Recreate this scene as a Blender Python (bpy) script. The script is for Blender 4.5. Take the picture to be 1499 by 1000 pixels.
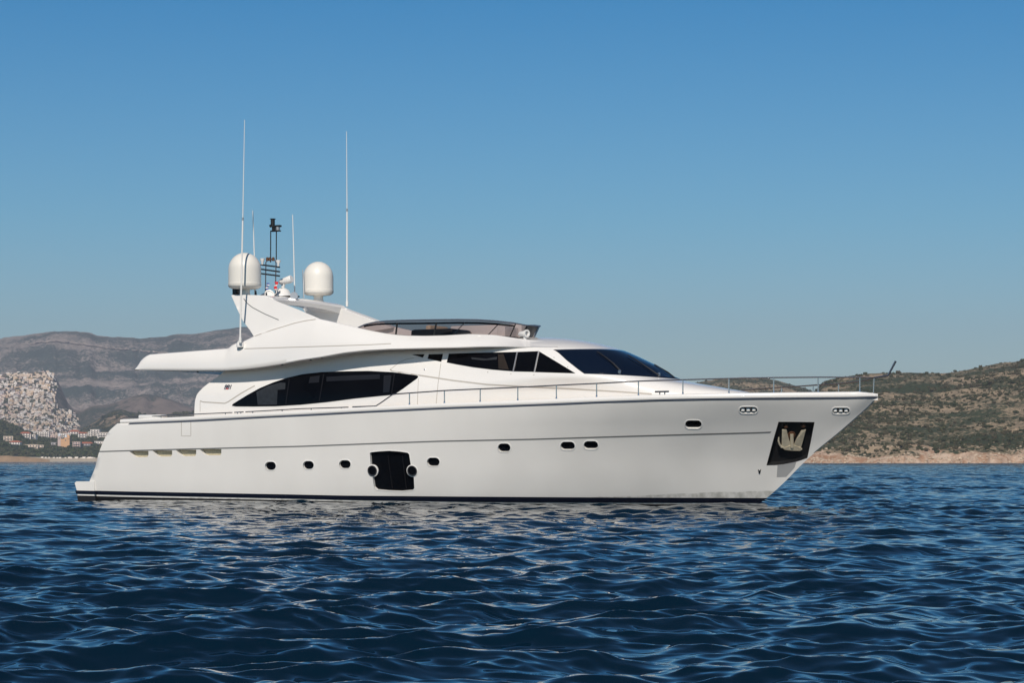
import bpy, bmesh, math, random
import numpy as np
from mathutils import Vector, Matrix
from mathutils.bvhtree import BVHTree
from mathutils.geometry import delaunay_2d_cdt

SC = bpy.context.scene
for o in list(bpy.data.objects):
    bpy.data.objects.remove(o)
COL = SC.collection

# ------------------------------------------------------------------ camera, sky, sun, exposure
F = 3467.0            # focal length in photograph pixels (1499 wide)
CX, HY = 749.5, 674.5  # principal column, row of the true horizon
EYE = 1.35            # camera height above the water
cam = bpy.data.cameras.new("camera")
camo = bpy.data.objects.new("camera", cam); COL.objects.link(camo)
camo.location = (0, 0, EYE); camo.rotation_euler = (math.radians(90), 0, 0)
cam.sensor_fit = 'HORIZONTAL'; cam.sensor_width = 36.0
cam.lens = 36.0 * F / 1499.0
cam.shift_x = 0.0; cam.shift_y = (HY - 500.0) / 1499.0
cam.clip_start = 0.5; cam.clip_end = 40000
SC.camera = camo

SUN_EL, SUN_AZ = 40.0, 187.0    # azimuth clockwise from +Y (view direction): a little left of straight behind the camera
w = bpy.data.worlds.new("World"); SC.world = w; w.use_nodes = True
nt = w.node_tree; nt.nodes.clear()
out = nt.nodes.new('ShaderNodeOutputWorld'); bg = nt.nodes.new('ShaderNodeBackground')
sky = nt.nodes.new('ShaderNodeTexSky'); sky.sky_type = 'NISHITA'; sky.sun_disc = False
sky.sun_elevation = math.radians(SUN_EL); sky.sun_rotation = math.radians(SUN_AZ)
sky.altitude = 0; sky.air_density = 1.0; sky.dust_density = 0.6; sky.ozone_density = 2.5
tc = nt.nodes.new('ShaderNodeTexCoord'); sep = nt.nodes.new('ShaderNodeSeparateXYZ')
rmp = nt.nodes.new('ShaderNodeValToRGB'); mul = nt.nodes.new('ShaderNodeMix')
mul.data_type = 'RGBA'; mul.blend_type = 'MULTIPLY'; mul.inputs[0].default_value = 1.0
nt.links.new(tc.outputs['Generated'], sep.inputs[0]); nt.links.new(sep.outputs[2], rmp.inputs[0])
SKYR = [(0.0, (0.56, 0.62, 0.68)), (0.04, (0.47, 0.62, 0.725)), (0.10, (0.275, 0.57, 0.72)), (0.20, (0.05, 0.44, 0.68)), (0.36, (0.022, 0.185, 0.31)), (0.6, (0.045, 0.16, 0.25)), (1.0, (0.34, 0.46, 0.58))]
el = rmp.color_ramp.elements
el[0].position, el[0].color = SKYR[0][0], (*SKYR[0][1], 1)
el[1].position, el[1].color = SKYR[-1][0], (*SKYR[-1][1], 1)
for p, c in SKYR[1:-1]:
    e = el.new(p); e.color = (*c, 1)
nt.links.new(sky.outputs[0], mul.inputs[6]); nt.links.new(rmp.outputs[0], mul.inputs[7])
nt.links.new(mul.outputs[2], bg.inputs[0]); bg.inputs[1].default_value = 0.117
nt.links.new(bg.outputs[0], out.inputs[0])

sl = bpy.data.lights.new("sun", 'SUN'); sl.energy = 3.8; sl.angle = math.radians(0.5); sl.color = (1.0, 0.91, 0.80)
so = bpy.data.objects.new("sun", sl); COL.objects.link(so)
_a, _e = math.radians(SUN_AZ), math.radians(SUN_EL)
sdir = Vector((math.sin(_a) * math.cos(_e), math.cos(_a) * math.cos(_e), math.sin(_e)))
so.rotation_euler = sdir.to_track_quat('Z', 'Y').to_euler(); so.location = (0, -40, 60)
SC.view_settings.view_transform = 'Standard'; SC.view_settings.look = 'None'
SC.view_settings.exposure = 0.0; SC.view_settings.gamma = 1.0; SC.view_settings.use_curve_mapping = False
SC.cycles.volume_bounces = 0; SC.cycles.max_bounces = 8; SC.cycles.transparent_max_bounces = 12
SC.cycles.use_denoising = True

# ------------------------------------------------------------------ materials
def srgb(r, g, b):
    f = lambda v: (v / 255 / 12.92) if v / 255 <= 0.04045 else ((v / 255 + 0.055) / 1.055) ** 2.4
    return (f(r), f(g), f(b))

def mat(name, col, rough=0.5, metal=0.0, coat=0.0, spec=0.5, var=0.0, scale=1.0, bump=0.0, bscale=30.0, ior=None):
    m = bpy.data.materials.new(name); m.use_nodes = True
    n = m.node_tree; b = n.nodes['Principled BSDF']
    b.inputs['Base Color'].default_value = (*col, 1); b.inputs['Roughness'].default_value = rough
    b.inputs['Metallic'].default_value = metal; b.inputs['Coat Weight'].default_value = coat
    b.inputs['Specular IOR Level'].default_value = spec
    if ior: b.inputs['IOR'].default_value = ior
    t = n.nodes.new('ShaderNodeTexCoord')
    if var > 0:
        nz = n.nodes.new('ShaderNodeTexNoise'); nz.inputs['Scale'].default_value = scale; nz.inputs['Detail'].default_value = 5
        r = n.nodes.new('ShaderNodeValToRGB')
        r.color_ramp.elements[0].position = 0.3; r.color_ramp.elements[1].position = 0.7
        r.color_ramp.elements[0].color = (*[c * (1 - var) for c in col], 1)
        r.color_ramp.elements[1].color = (*[min(1, c * (1 + var)) for c in col], 1)
        n.links.new(t.outputs['Object'], nz.inputs['Vector']); n.links.new(nz.outputs[0], r.inputs[0])
        n.links.new(r.outputs[0], b.inputs['Base Color'])
    if bump > 0:
        nz = n.nodes.new('ShaderNodeTexNoise'); nz.inputs['Scale'].default_value = bscale
        bp = n.nodes.new('ShaderNodeBump'); bp.inputs['Strength'].default_value = bump; bp.inputs['Distance'].default_value = 0.02
        n.links.new(t.outputs['Object'], nz.inputs['Vector']); n.links.new(nz.outputs[0], bp.inputs['Height'])
        n.links.new(bp.outputs[0], b.inputs['Normal'])
    return m

M = {}
M['gel'] = mat('white_gelcoat', (0.82, 0.80, 0.775), 0.22, coat=0.5, var=0.02, scale=0.7)
M['black'] = mat('black_plastic', (0.012, 0.012, 0.013), 0.4)
M['navy'] = mat('navy_boot_stripe', (0.005, 0.007, 0.017), 0.35, spec=.25)
M['steelblue'] = mat('rubbing_strake', (0.085, 0.10, 0.135), 0.3, metal=0.0)
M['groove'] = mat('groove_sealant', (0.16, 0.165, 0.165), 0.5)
M['softline'] = mat('moulding_or_shade_line', (0.44, 0.41, 0.37), 0.6)
M['antifoul'] = mat('antifouling', (0.006, 0.006, 0.008), 0.6)
M['glass'] = mat('dark_glass', (0.003, 0.0035, 0.005), 0.04, spec=0.09, var=0.3, scale=0.6)
M['wglass'] = mat('windscreen_glass', (0.003, 0.007, 0.018), 0.03, spec=0.45)
M['emblem'] = mat('emblem_navy', (0.008, 0.018, 0.06), .3)
M['mullion'] = mat('window_mullion', (0.008, 0.008, 0.010), 0.4, spec=.2)
M['alum'] = mat('brushed_aluminium', (0.45, 0.45, 0.46), 0.35, metal=0.7)
M['steel'] = mat('polished_steel', (0.55, 0.55, 0.57), 0.22, metal=0.9)
M['railsteel'] = mat('rail_steel', (0.30, 0.30, 0.32), 0.25, metal=0.85)
M['dome'] = mat('radome_white', (0.80, 0.77, 0.71), 0.4, var=0.015, scale=2)
M['olive'] = mat('vent_louvre_paint', (0.46, 0.41, 0.29), 0.6, var=0.12, scale=14)
M['anchor'] = mat('galvanised_anchor', (0.60, 0.53, 0.40), 0.42, metal=0.35, var=0.15, scale=6)
M['cream'] = mat('cream_upholstery', (0.62, 0.50, 0.36), 0.7)
M['white'] = mat('white_paint', (0.80, 0.79, 0.77), 0.35)
M['darksteel'] = mat('dark_steel', (0.07, 0.07, 0.075), 0.3, metal=0.6)
M['brass'] = mat('bronze', (0.20, 0.10, 0.06), 0.35, metal=0.6)
M['teak'] = mat('teak_deck', (0.42, 0.27, 0.14), 0.7, var=0.1, scale=5)
M['red'] = mat('flag_red', (0.6, 0.03, 0.04), 0.7)
M['blue'] = mat('flag_blue', (0.02, 0.06, 0.35), 0.7)
M['curtain'] = mat('pale_curtain_behind_glass', (0.015, 0.018, 0.023), 0.5, var=0.45, scale=9)
M['dim'] = mat('painted_glass_reflection', (.0045, .0055, .009), .4, var=.3, scale=3)  # tone of the reflections painted on the saloon panes
M['dimwarm'] = mat('brown_curtain_behind_glass', (.018, .011, .006), .4, var=.4, scale=6)

def hull_material():
    m = mat('hull_gelcoat', (0.70, 0.685, 0.66), 0.34, coat=0.15)
    n = m.node_tree; b = n.nodes['Principled BSDF']; L = n.links
    t = n.nodes.new('ShaderNodeTexCoord')
    # broad weathering, stretched vertically
    mp = n.nodes.new('ShaderNodeMapping'); mp.inputs['Scale'].default_value = (0.5, 0.5, 0.22)
    nz = n.nodes.new('ShaderNodeTexNoise'); nz.inputs['Scale'].default_value = 1.2; nz.inputs['Detail'].default_value = 4
    r = n.nodes.new('ShaderNodeValToRGB'); r.color_ramp.elements[0].position = .3; r.color_ramp.elements[1].position = .7
    r.color_ramp.elements[0].color = (0.75, 0.73, 0.70, 1); r.color_ramp.elements[1].color = (0.82, 0.80, 0.77, 1)
    L.new(t.outputs['Object'], mp.inputs[0]); L.new(mp.outputs[0], nz.inputs['Vector']); L.new(nz.outputs[0], r.inputs[0])
    nb = n.nodes.new('ShaderNodeTexNoise'); nb.inputs['Scale'].default_value = .9; nb.inputs['Detail'].default_value = 2; L.new(t.outputs['Object'], nb.inputs['Vector'])
    bp = n.nodes.new('ShaderNodeBump'); bp.inputs['Strength'].default_value = .35; bp.inputs['Distance'].default_value = .02; L.new(nb.outputs[0], bp.inputs['Height']); L.new(bp.outputs[0], b.inputs['Normal'])
    # salt and weed stain just above the boot stripe, growing towards the stem
    sx = n.nodes.new('ShaderNodeSeparateXYZ'); L.new(t.outputs['Object'], sx.inputs[0])
    mx = n.nodes.new('ShaderNodeMapRange'); mx.inputs[1].default_value = 16.5; mx.inputs[2].default_value = 24.5; mx.inputs[3].default_value = 0.16; mx.inputs[4].default_value = 0.50
    L.new(sx.outputs[0], mx.inputs[0])
    sb = n.nodes.new('ShaderNodeMath'); sb.operation = 'SUBTRACT'; L.new(mx.outputs[0], sb.inputs[0]); L.new(sx.outputs[2], sb.inputs[1])
    n2 = n.nodes.new('ShaderNodeTexNoise'); n2.inputs['Scale'].default_value = 2.2; n2.inputs['Detail'].default_value = 6
    mp2 = n.nodes.new('ShaderNodeMapping'); mp2.inputs['Scale'].default_value = (1.0, 1.0, 0.5); L.new(t.outputs['Object'], mp2.inputs[0]); L.new(mp2.outputs[0], n2.inputs['Vector'])
    ma = n.nodes.new('ShaderNodeMath'); ma.operation = 'MULTIPLY_ADD'; L.new(n2.outputs[0], ma.inputs[0]); ma.inputs[1].default_value = 0.10; L.new(sb.outputs[0], ma.inputs[2])
    st = n.nodes.new('ShaderNodeMapRange'); st.inputs[1].default_value = 0.045; st.inputs[2].default_value = 0.075; L.new(ma.outputs[0], st.inputs[0])
    n3 = n.nodes.new('ShaderNodeTexNoise'); n3.inputs['Scale'].default_value = 5; n3.inputs['Detail'].default_value = 5; L.new(mp2.outputs[0], n3.inputs['Vector'])
    m3 = n.nodes.new('ShaderNodeMapRange'); m3.inputs[1].default_value = .35; m3.inputs[2].default_value = .62; m3.inputs[3].default_value = .55; m3.inputs[4].default_value = .12; L.new(n3.outputs[0], m3.inputs[0])
    mm = n.nodes.new('ShaderNodeMath'); mm.operation = 'MULTIPLY'; L.new(st.outputs[0], mm.inputs[0]); L.new(m3.outputs[0], mm.inputs[1])
    mix = n.nodes.new('ShaderNodeMix'); mix.data_type = 'RGBA'; L.new(mm.outputs[0], mix.inputs[0]); L.new(r.outputs[0], mix.inputs[6]); mix.inputs[7].default_value = (0.16, 0.165, 0.13, 1)
    L.new(mix.outputs[2], b.inputs['Base Color'])
    return m
M['hull'] = hull_material()

def smoked():
    m = bpy.data.materials.new('smoked_perspex'); m.use_nodes = True; n = m.node_tree; n.nodes.clear()
    o = n.nodes.new('ShaderNodeOutputMaterial'); mx = n.nodes.new('ShaderNodeMixShader'); tr = n.nodes.new('ShaderNodeBsdfTransparent')
    gl = n.nodes.new('ShaderNodeBsdfGlossy'); fr = n.nodes.new('ShaderNodeFresnel'); fr.inputs[0].default_value = 1.5
    tr.inputs[0].default_value = (0.42, 0.36, 0.36, 1); gl.inputs['Roughness'].default_value = 0.05
    n.links.new(fr.outputs[0], mx.inputs[0]); n.links.new(tr.outputs[0], mx.inputs[1]); n.links.new(gl.outputs[0], mx.inputs[2]); n.links.new(mx.outputs[0], o.inputs[0])
    return m
M['smoked'] = smoked()

# ------------------------------------------------------------------ mesh helpers
def link(name, me, m, parent=None):
    if not isinstance(m, (list, tuple)): m = [m]
    for x in m: me.materials.append(x)
    o = bpy.data.objects.new(name, me); COL.objects.link(o)
    if parent is not None: o.parent = parent
    return o

def tag(o, label=None, cat=None, group=None, kind=None):
    if label: o['label'] = label
    if cat: o['category'] = cat
    if group: o['group'] = group
    if kind: o['kind'] = kind
    return o

def mesh(name, V, Fc, m, parent=None, smooth=True, angle=40):
    me = bpy.data.meshes.new(name); me.from_pydata([tuple(v) for v in V], [], [tuple(f) for f in Fc]); me.update()
    bm = bmesh.new(); bm.from_mesh(me); bmesh.ops.recalc_face_normals(bm, faces=bm.faces)
    for f in bm.faces: f.smooth = smooth
    if smooth:
        a = math.radians(angle)
        for e in bm.edges:
            if len(e.link_faces) == 2 and e.calc_face_angle(0) > a: e.smooth = False
    bm.to_mesh(me); bm.free()
    return link(name, me, m, parent)

class MB:
    def __init__(s): s.V = []; s.F = []
    def add(s, V, Fc):
        b = len(s.V); s.V += [tuple(v) for v in V]; s.F += [tuple(i + b for i in f) for f in Fc]; return s
    def box(s, c, d, bev=0.0, rz=0.0, ry=0.0):
        bm = bmesh.new(); bmesh.ops.create_cube(bm, size=1.0); bmesh.ops.scale(bm, vec=d, verts=bm.verts)
        if bev > 0: bmesh.ops.bevel(bm, geom=list(bm.edges), offset=bev, segments=2, affect='EDGES', profile=0.6)
        R = Matrix.Translation(c) @ Matrix.Rotation(rz, 4, 'Z') @ Matrix.Rotation(ry, 4, 'Y')
        bm.verts.index_update(); V = [R @ v.co for v in bm.verts]; Fc = [[v.index for v in f.verts] for f in bm.faces]; bm.free()
        return s.add(V, Fc)
    def tube(s, pts, r, n=8, caps=True):
        pts = [Vector(p) for p in pts]; rr = r if isinstance(r, (list, tuple)) else [r] * len(pts)
        V = []; Fc = []; up = Vector((0.31, 0.17, 0.93)); prev = None
        for i, p in enumerate(pts):
            t = (pts[min(i + 1, len(pts) - 1)] - pts[max(i - 1, 0)]).normalized()
            a = t.cross(up) if prev is None else prev - t * prev.dot(t)
            if a.length < 1e-4: a = t.cross(Vector((1, 0, 0)))
            a.normalize(); b = t.cross(a); prev = a
            for k in range(n):
                q = 2 * math.pi * k / n; V.append(p + (a * math.cos(q) + b * math.sin(q)) * rr[i])
        for i in range(len(pts) - 1):
            for k in range(n):
                k2 = (k + 1) % n; Fc.append((i * n + k, i * n + k2, (i + 1) * n + k2, (i + 1) * n + k))
        if caps: Fc.append(tuple(range(n))[::-1]); Fc.append(tuple((len(pts) - 1) * n + k for k in range(n)))
        return s.add(V, Fc)
    def lathe(s, prof, c, n=40, axis=(0, 0, 1), caps=True):
        V = []; Fc = []; q = Vector((0, 0, 1)).rotation_difference(Vector(axis).normalized()).to_matrix(); c = Vector(c)
        for r, z in prof:
            for k in range(n):
                a = 2 * math.pi * k / n; V.append(c + q @ Vector((r * math.cos(a), r * math.sin(a), z)))
        for i in range(len(prof) - 1):
            for k in range(n):
                k2 = (k + 1) % n; Fc.append((i * n + k, i * n + k2, (i + 1) * n + k2, (i + 1) * n + k))
        if caps: Fc.append(tuple(range(n))[::-1]); Fc.append(tuple((len(prof) - 1) * n + k for k in range(n)))
        return s.add(V, Fc)
    def build(s, name, m, parent=None, smooth=True, angle=40):
        return mesh(name, s.V, s.F, m, parent, smooth, angle)

def pchip(xs, ys):
    xs = np.array(xs, float); ys = np.array(ys, float); h = np.diff(xs); d = np.diff(ys) / h
    m = np.zeros_like(xs); m[0] = d[0]; m[-1] = d[-1]
    for i in range(1, len(xs) - 1):
        if d[i - 1] * d[i] > 0:
            w1, w2 = 2 * h[i] + h[i - 1], h[i] + 2 * h[i - 1]; m[i] = (w1 + w2) / (w1 / d[i - 1] + w2 / d[i])
    def f(x):
        x = min(max(x, xs[0]), xs[-1]); i = min(max(int(np.searchsorted(xs, x)) - 1, 0), len(h) - 1)
        t = (x - xs[i]) / h[i]; a = ys[i]; b = ys[i + 1]
        return float((2*t**3 - 3*t*t + 1) * a + (t**3 - 2*t*t + t) * h[i] * m[i] + (-2*t**3 + 3*t*t) * b + (t**3 - t*t) * h[i] * m[i + 1])
    return f

def lin(pts):
    xs = [p[0] for p in pts]; ys = [p[1] for p in pts]
    return lambda x: float(np.interp(x, xs, ys))

# ================================================================== THE YACHT
# local frame: x forward from the stern, y to port, z up from the waterline; metres
TH = math.radians(27); DIST, OX = 75.0, -1.37
ch, sh = math.cos(TH), math.sin(TH)
yacht = bpy.data.objects.new('motor_yacht', None); COL.objects.link(yacht)
yacht.location = (OX - 13.5 * ch, DIST + 13.5 * sh, 0); yacht.rotation_euler = (0, 0, -TH)
tag(yacht, 'large white three-deck motor yacht with smoked flybridge screen and two white radomes', 'yacht')
ROOTM = Matrix.Translation(yacht.location) @ Matrix.Rotation(-TH, 4, 'Z'); INV = ROOTM.inverted()
CAML = INV @ Vector((0, 0, EYE))

def ray(px, py):
    return (INV.to_3x3() @ Vector(((px - CX) / F, 1.0, (HY - py) / F))).normalized()
def onplane(px, py, yl):
    d = ray(px, py); t = (yl - CAML.y) / d.y; return CAML + d * t
def ony(px, py, yf):                     # point of the sight line where y = yf(x, z)
    p = onplane(px, py, -2.5)
    for _ in range(14): p = onplane(px, py, yf(p.x, p.z))
    return p
def trace(l, yf):
    ps = sorted([ony(a, b, yf) for a, b in l], key=lambda p: p.x)
    return [(p.x, p.z) for p in ps]

def cast(px, py, bvh):
    d = ray(px, py); h = bvh.ray_cast(CAML, d)
    if h[0] is None:
        p = onplane(px, py, -2.2); n = bvh.find_nearest(p); return n[0], n[1]
    n = h[1] if h[1].dot(d) < 0 else -h[1]
    return h[0], n

def densify(poly, step):
    o = []
    for i, a in enumerate(poly):
        b = poly[(i + 1) % len(poly)]; k = max(1, int(math.hypot(b[0] - a[0], b[1] - a[1]) / step))
        o += [(a[0] + (b[0] - a[0]) * j / k, a[1] + (b[1] - a[1]) * j / k) for j in range(k)]
    return o

def smoothpoly(poly, it=2):
    for _ in range(it):
        o = []
        for i, a in enumerate(poly):
            b = poly[(i + 1) % len(poly)]
            o += [(a[0] * .75 + b[0] * .25, a[1] * .75 + b[1] * .25), (a[0] * .25 + b[0] * .75, a[1] * .25 + b[1] * .75)]
        poly = o
    return poly

def inside(p, poly):
    c = False; j = len(poly) - 1
    for i in range(len(poly)):
        if (poly[i][1] > p[1]) != (poly[j][1] > p[1]) and p[0] < (poly[j][0] - poly[i][0]) * (p[1] - poly[i][1]) / (poly[j][1] - poly[i][1]) + poly[i][0]: c = not c
        j = i
    return c

def decal(name, poly, proj, off, thick, m, parent, step=4.0):
    """A panel fitted to the surface: outline in photograph pixels, every vertex laid on the surface by proj, with real thickness."""
    b = densify(poly, step); pts = list(b)
    x0, x1 = min(p[0] for p in b), max(p[0] for p in b); y0, y1 = min(p[1] for p in b), max(p[1] for p in b)
    yy = y0 + step / 2
    while yy < y1:
        xx = x0 + step / 2
        while xx < x1:
            if inside((xx, yy), b) and min((xx - q[0])**2 + (yy - q[1])**2 for q in b) > (step * .45)**2: pts.append((xx, yy))
            xx += step
        yy += step
    r = delaunay_2d_cdt([Vector(p) for p in pts], [(i, (i + 1) % len(b)) for i in range(len(b))], [], 1, 1e-5)
    vv, ff = r[0], r[2]
    fr, bk = [], []
    for v in vv:
        p, n = proj(v.x, v.y); fr.append(p + n * off); bk.append(p + n * (off - thick))
    bm = bmesh.new(); A = [bm.verts.new(p) for p in fr]; B = [bm.verts.new(p) for p in bk]
    for f in ff:
        try: bm.faces.new([A[i] for i in f]); bm.faces.new([B[i] for i in reversed(f)])
        except ValueError: pass
    ia = {v: i for i, v in enumerate(A)}
    for e in [e for e in bm.edges if e.is_boundary and e.verts[0] in ia and e.verts[1] in ia]:
        i, j = ia[e.verts[0]], ia[e.verts[1]]
        try: bm.faces.new([A[i], A[j], B[j], B[i]])
        except ValueError: pass
    bmesh.ops.recalc_face_normals(bm, faces=bm.faces)
    for f in bm.faces: f.smooth = True
    for e in bm.edges:
        if len(e.link_faces) == 2 and e.calc_face_angle(0) > 0.7: e.smooth = False
    me = bpy.data.meshes.new(name); bm.to_mesh(me); bm.free()
    return link(name, me, m, parent)

def strip(name, line, wpx, proj, off, thick, m, parent, step=5.0):
    pts = []
    for i in range(len(line) - 1):
        a, b = line[i], line[i + 1]; k = max(1, int(math.hypot(b[0] - a[0], b[1] - a[1]) / step))
        pts += [(a[0] + (b[0] - a[0]) * j / k, a[1] + (b[1] - a[1]) * j / k) for j in range(k)]
    pts.append(line[-1]); V = []; Fc = []
    for i, p in enumerate(pts):
        a, b = pts[max(i - 1, 0)], pts[min(i + 1, len(pts) - 1)]; l = math.hypot(b[0] - a[0], b[1] - a[1]) or 1
        nx, ny = -(b[1] - a[1]) / l * wpx / 2, (b[0] - a[0]) / l * wpx / 2
        for sg in (1, -1):
            q, n = proj(p[0] + nx * sg, p[1] + ny * sg); V += [q + n * off, q + n * (off - thick)]
    for i in range(len(pts) - 1):
        a, b = 4 * i, 4 * i + 4
        Fc += [(a, a + 2, b + 2, b), (a + 1, b + 1, b + 3, a + 3), (a, b, b + 1, a + 1), (a + 2, a + 3, b + 3, b + 2)]
    e = 4 * (len(pts) - 1); Fc += [(0, 1, 3, 2), (e, e + 2, e + 3, e + 1)]
    return mesh(name, V, Fc, m, parent, True, 40)

# ---------------- hull lines (s = 0 stern .. 1 stem at each level)
hb_sheer = pchip([0, .08, .25, .45, .6, .7, .8, .87, .93, .97, .99, 1], [2.72, 2.90, 3.05, 3.08, 3.0, 2.80, 2.28, 1.68, 1.00, .50, .25, 0.0])
hb_kn = pchip([0, .08, .25, .45, .6, .7, .8, .88, .95, 1], [2.70, 2.84, 2.96, 2.96, 2.78, 2.48, 1.93, 1.28, .60, 0.0])
hb_wl = pchip([0, .08, .25, .45, .6, .7, .8, .9, .96, 1], [2.55, 2.64, 2.74, 2.64, 2.32, 1.95, 1.40, .70, .30, 0.0])
hb_k0 = lambda s: hb_wl(s) * 0.62
x_aft = pchip([-1, .55, .64, 1.0, 1.63, 2.31, 2.64, 3], [.62, .62, .66, .88, 1.11, 1.52, 1.94, 2.2])
x_stem = pchip([-1, -.3, .09, .47, 1.41, 2.34, 3.16, 3.35], [19.5, 22.3, 23.32, 23.83, 24.84, 26.02, 26.95, 27.1])
def sheer_y(x, z=0): return -hb_sheer(min(1, max(0, (x - 2.0) / 24.98)))
sheer_pts = trace([(188, 619.5), (264, 616.5), (350, 612), (440, 607.5), (540, 602.3), (640, 597.5), (780, 592.5), (900, 587.5), (1000, 584.5), (1100, 583), (1180, 582.3), (1250, 581.7), (1284, 581)], sheer_y)
sheer_pts = [(0, sheer_pts[0][1] - .05)] + sheer_pts + [(27.3, sheer_pts[-1][1])]
z_sheer = pchip([p[0] for p in sheer_pts], [p[1] for p in sheer_pts])
kn_y = lambda x, z=0: -hb_kn(min(1, max(0, (x - 1.1) / 24.4)))
kn_pts = trace([(145, 661.5), (264, 658), (440, 653.8), (640, 646.4), (780, 643.5), (960, 638), (1110, 634)], kn_y)
kn_pts = [(0, kn_pts[0][1])] + kn_pts + [(26.5, kn_pts[-1][1] + .12)]
z_kn = lin(kn_pts)
def hull_pt(s, v):
    """v: 0 keel side, .25 waterline, .62 knuckle, 1 sheer"""
    x = 13.0
    for _ in range(6):
        z = pchip([0, .25, .62, 1], [-.75, -.02, z_kn(x), z_sheer(x)])(v)
        a, b = x_aft(z), x_stem(z); x = a + s * (b - a)
    y = pchip([0, .25, .62, 1], [hb_k0(s), hb_wl(s), hb_kn(s), hb_sheer(s)])(v)
    return Vector((x, -y, z))
NS, NV = 150, 34
ss = [1 - (1 - i / NS) ** 1.25 for i in range(NS + 1)]
HG = [[hull_pt(s, j / NV) for s in ss] for j in range(NV + 1)]
V = []; Fc = []
W2 = 2 * (NV + 1)
for i in range(NS + 1):
    col = [HG[NV - j][i] for j in range(NV + 1)] + [Vector((HG[j][i].x, -HG[j][i].y, HG[j][i].z)) for j in range(NV + 1)]
    V += col
for i in range(NS):
    for j in range(W2):
        j2 = (j + 1) % W2; Fc.append((i * W2 + j, i * W2 + j2, (i + 1) * W2 + j2, (i + 1) * W2 + j))
Fc.append(tuple(range(W2))[::-1])
me = bpy.data.meshes.new('hull'); me.from_pydata([tuple(v) for v in V], [], Fc)
bm = bmesh.new(); bm.from_mesh(me); bmesh.ops.remove_doubles(bm, verts=bm.verts, dist=1e-4); bmesh.ops.holes_fill(bm, edges=bm.edges)
bmesh.ops.recalc_face_normals(bm, faces=bm.faces)
for f in bm.faces: f.smooth = True
bm.to_mesh(me); bm.free(); me.update()
HB = BVHTree.FromPolygons([v.co.copy() for v in me.vertices], [list(p.vertices) for p in me.polygons])
hull_vn = [v.normal.copy() for v in me.vertices]; hull_polys = [list(p.vertices) for p in me.polygons]; hull_co = [v.co.copy() for v in me.vertices]
def hull_normal(p):
    loc, n, idx, d = HB.find_nearest(p)
    vs = hull_polys[idx]
    if len(vs) > 4: return n
    ws = [1 / ((hull_co[i] - loc).length ** 2 + 1e-6) for i in vs]; r = Vector()
    for i, q in zip(vs, ws): r += hull_vn[i] * q
    return r.normalized()
onhull = lambda a, b: cast(a, b, HB)

# ---------------- openings cut into the hull
def stadium(cx, cy, w, h, n=7, r=None):
    r = r or h / 2; o = []
    for k, (sx, sy) in enumerate(((1, -1), (1, 1), (-1, 1), (-1, -1))):
        for i in range(n):
            a = -math.pi / 2 + k * math.pi / 2 + i / (n - 1) * math.pi / 2
            o.append((cx + sx * (w / 2 - r) + r * math.cos(a), cy + sy * (h / 2 - r) + r * math.sin(a)))
    return o
PORTS = [(396, 682.4, 16, 12.2), (451.5, 681.2, 16, 12), (505, 680, 17, 12), (634.3, 676.5, 18.5, 12.5), (738, 655.7, 18.5, 12.5),
         (831, 653, 21, 12.2), (865, 652, 21, 12.2), (1015, 621.6, 24, 12.2)]
FAIR = [(1095.5, 600.6, 26, 9.8), (1231, 601.6, 25, 9.4)]
VENTS = []
for xl, xr, yt, yb in ((189, 217.3, 660.6, 669.6), (223, 252, 659.8, 669), (257.5, 287.2, 658.8, 668.2), (292.5, 324, 657.8, 667.2)):
    VENTS.append([(xl, yt), (xr, yt), (xr, yb - 3.4), (xr - .9, yb - 1.1), (xr - 2.6, yb), (xl + 9.5, yb), (xl + 6.4, yb - 1.4), (xl + 3.6, yb - 4), (xl + 1.6, yb - 6.6)])
GAR = [(541.4, 663.5), (543, 662.4), (553.4, 661.2), (569.4, 660.2), (585.4, 661.3), (596.4, 663), (599.0, 665.2), (601.4, 680), (604.5, 692), (606, 700), (606.7, 715), (604.4, 718), (586.7, 719.6), (566.7, 718.9), (551.7, 717.4), (547.6, 713.6), (545.6, 700), (542.6, 680)]
RINGS = [(545.3, 689.4, 7.6), (603.6, 689.6, 7.6)]
POCK = [(1140, 618.4), (1191.8, 618.7), (1181.3, 670), (1171, 673.8), (1160.7, 676.7), (1149, 679), (1138.7, 680.3), (1122.6, 680.9)]
cutV, cutF, cut_info = [], [], []
def add_cut(poly, depth):
    P = [onhull(*p) for p in densify(poly, 4.0)]
    n = Vector()
    for _, q in P: n += q
    n.normalize(); k = len(P); b = len(cutV)
    for p, _ in P: cutV.append(p + n * 0.12)
    for p, _ in P: cutV.append(p - n * depth)
    cutF.append(tuple(b + i for i in range(k))); cutF.append(tuple(b + k + i for i in reversed(range(k))))
    for i in range(k): j = (i + 1) % k; cutF.append((b + i, b + k + i, b + k + j, b + j))
    return [p for p, _ in P], n
cuts = {}
cuts['port'] = [add_cut(stadium(*p), 0.11) for p in PORTS]
cuts['fair'] = [add_cut(stadium(*p), 0.13) for p in FAIR]
cuts['vent'] = [add_cut(p, 0.17) for p in VENTS]
cuts['gar'] = [add_cut(GAR, 0.16)]
cuts['pock'] = [add_cut(POCK, 0.19)]
cm = bpy.data.meshes.new('cut'); cm.from_pydata([tuple(v) for v in cutV], [], cutF)
bm = bmesh.new(); bm.from_mesh(cm); bmesh.ops.recalc_face_normals(bm, faces=bm.faces); bm.to_mesh(cm); bm.free()
co = bpy.data.objects.new('cut', cm); COL.objects.link(co)
ho = bpy.data.objects.new('tmp_hull', me); COL.objects.link(ho)
md = ho.modifiers.new('b', 'BOOLEAN'); md.object = co; md.operation = 'DIFFERENCE'; md.solver = 'EXACT'
dg = bpy.context.evaluated_depsgraph_get(); dg.update()
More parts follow.
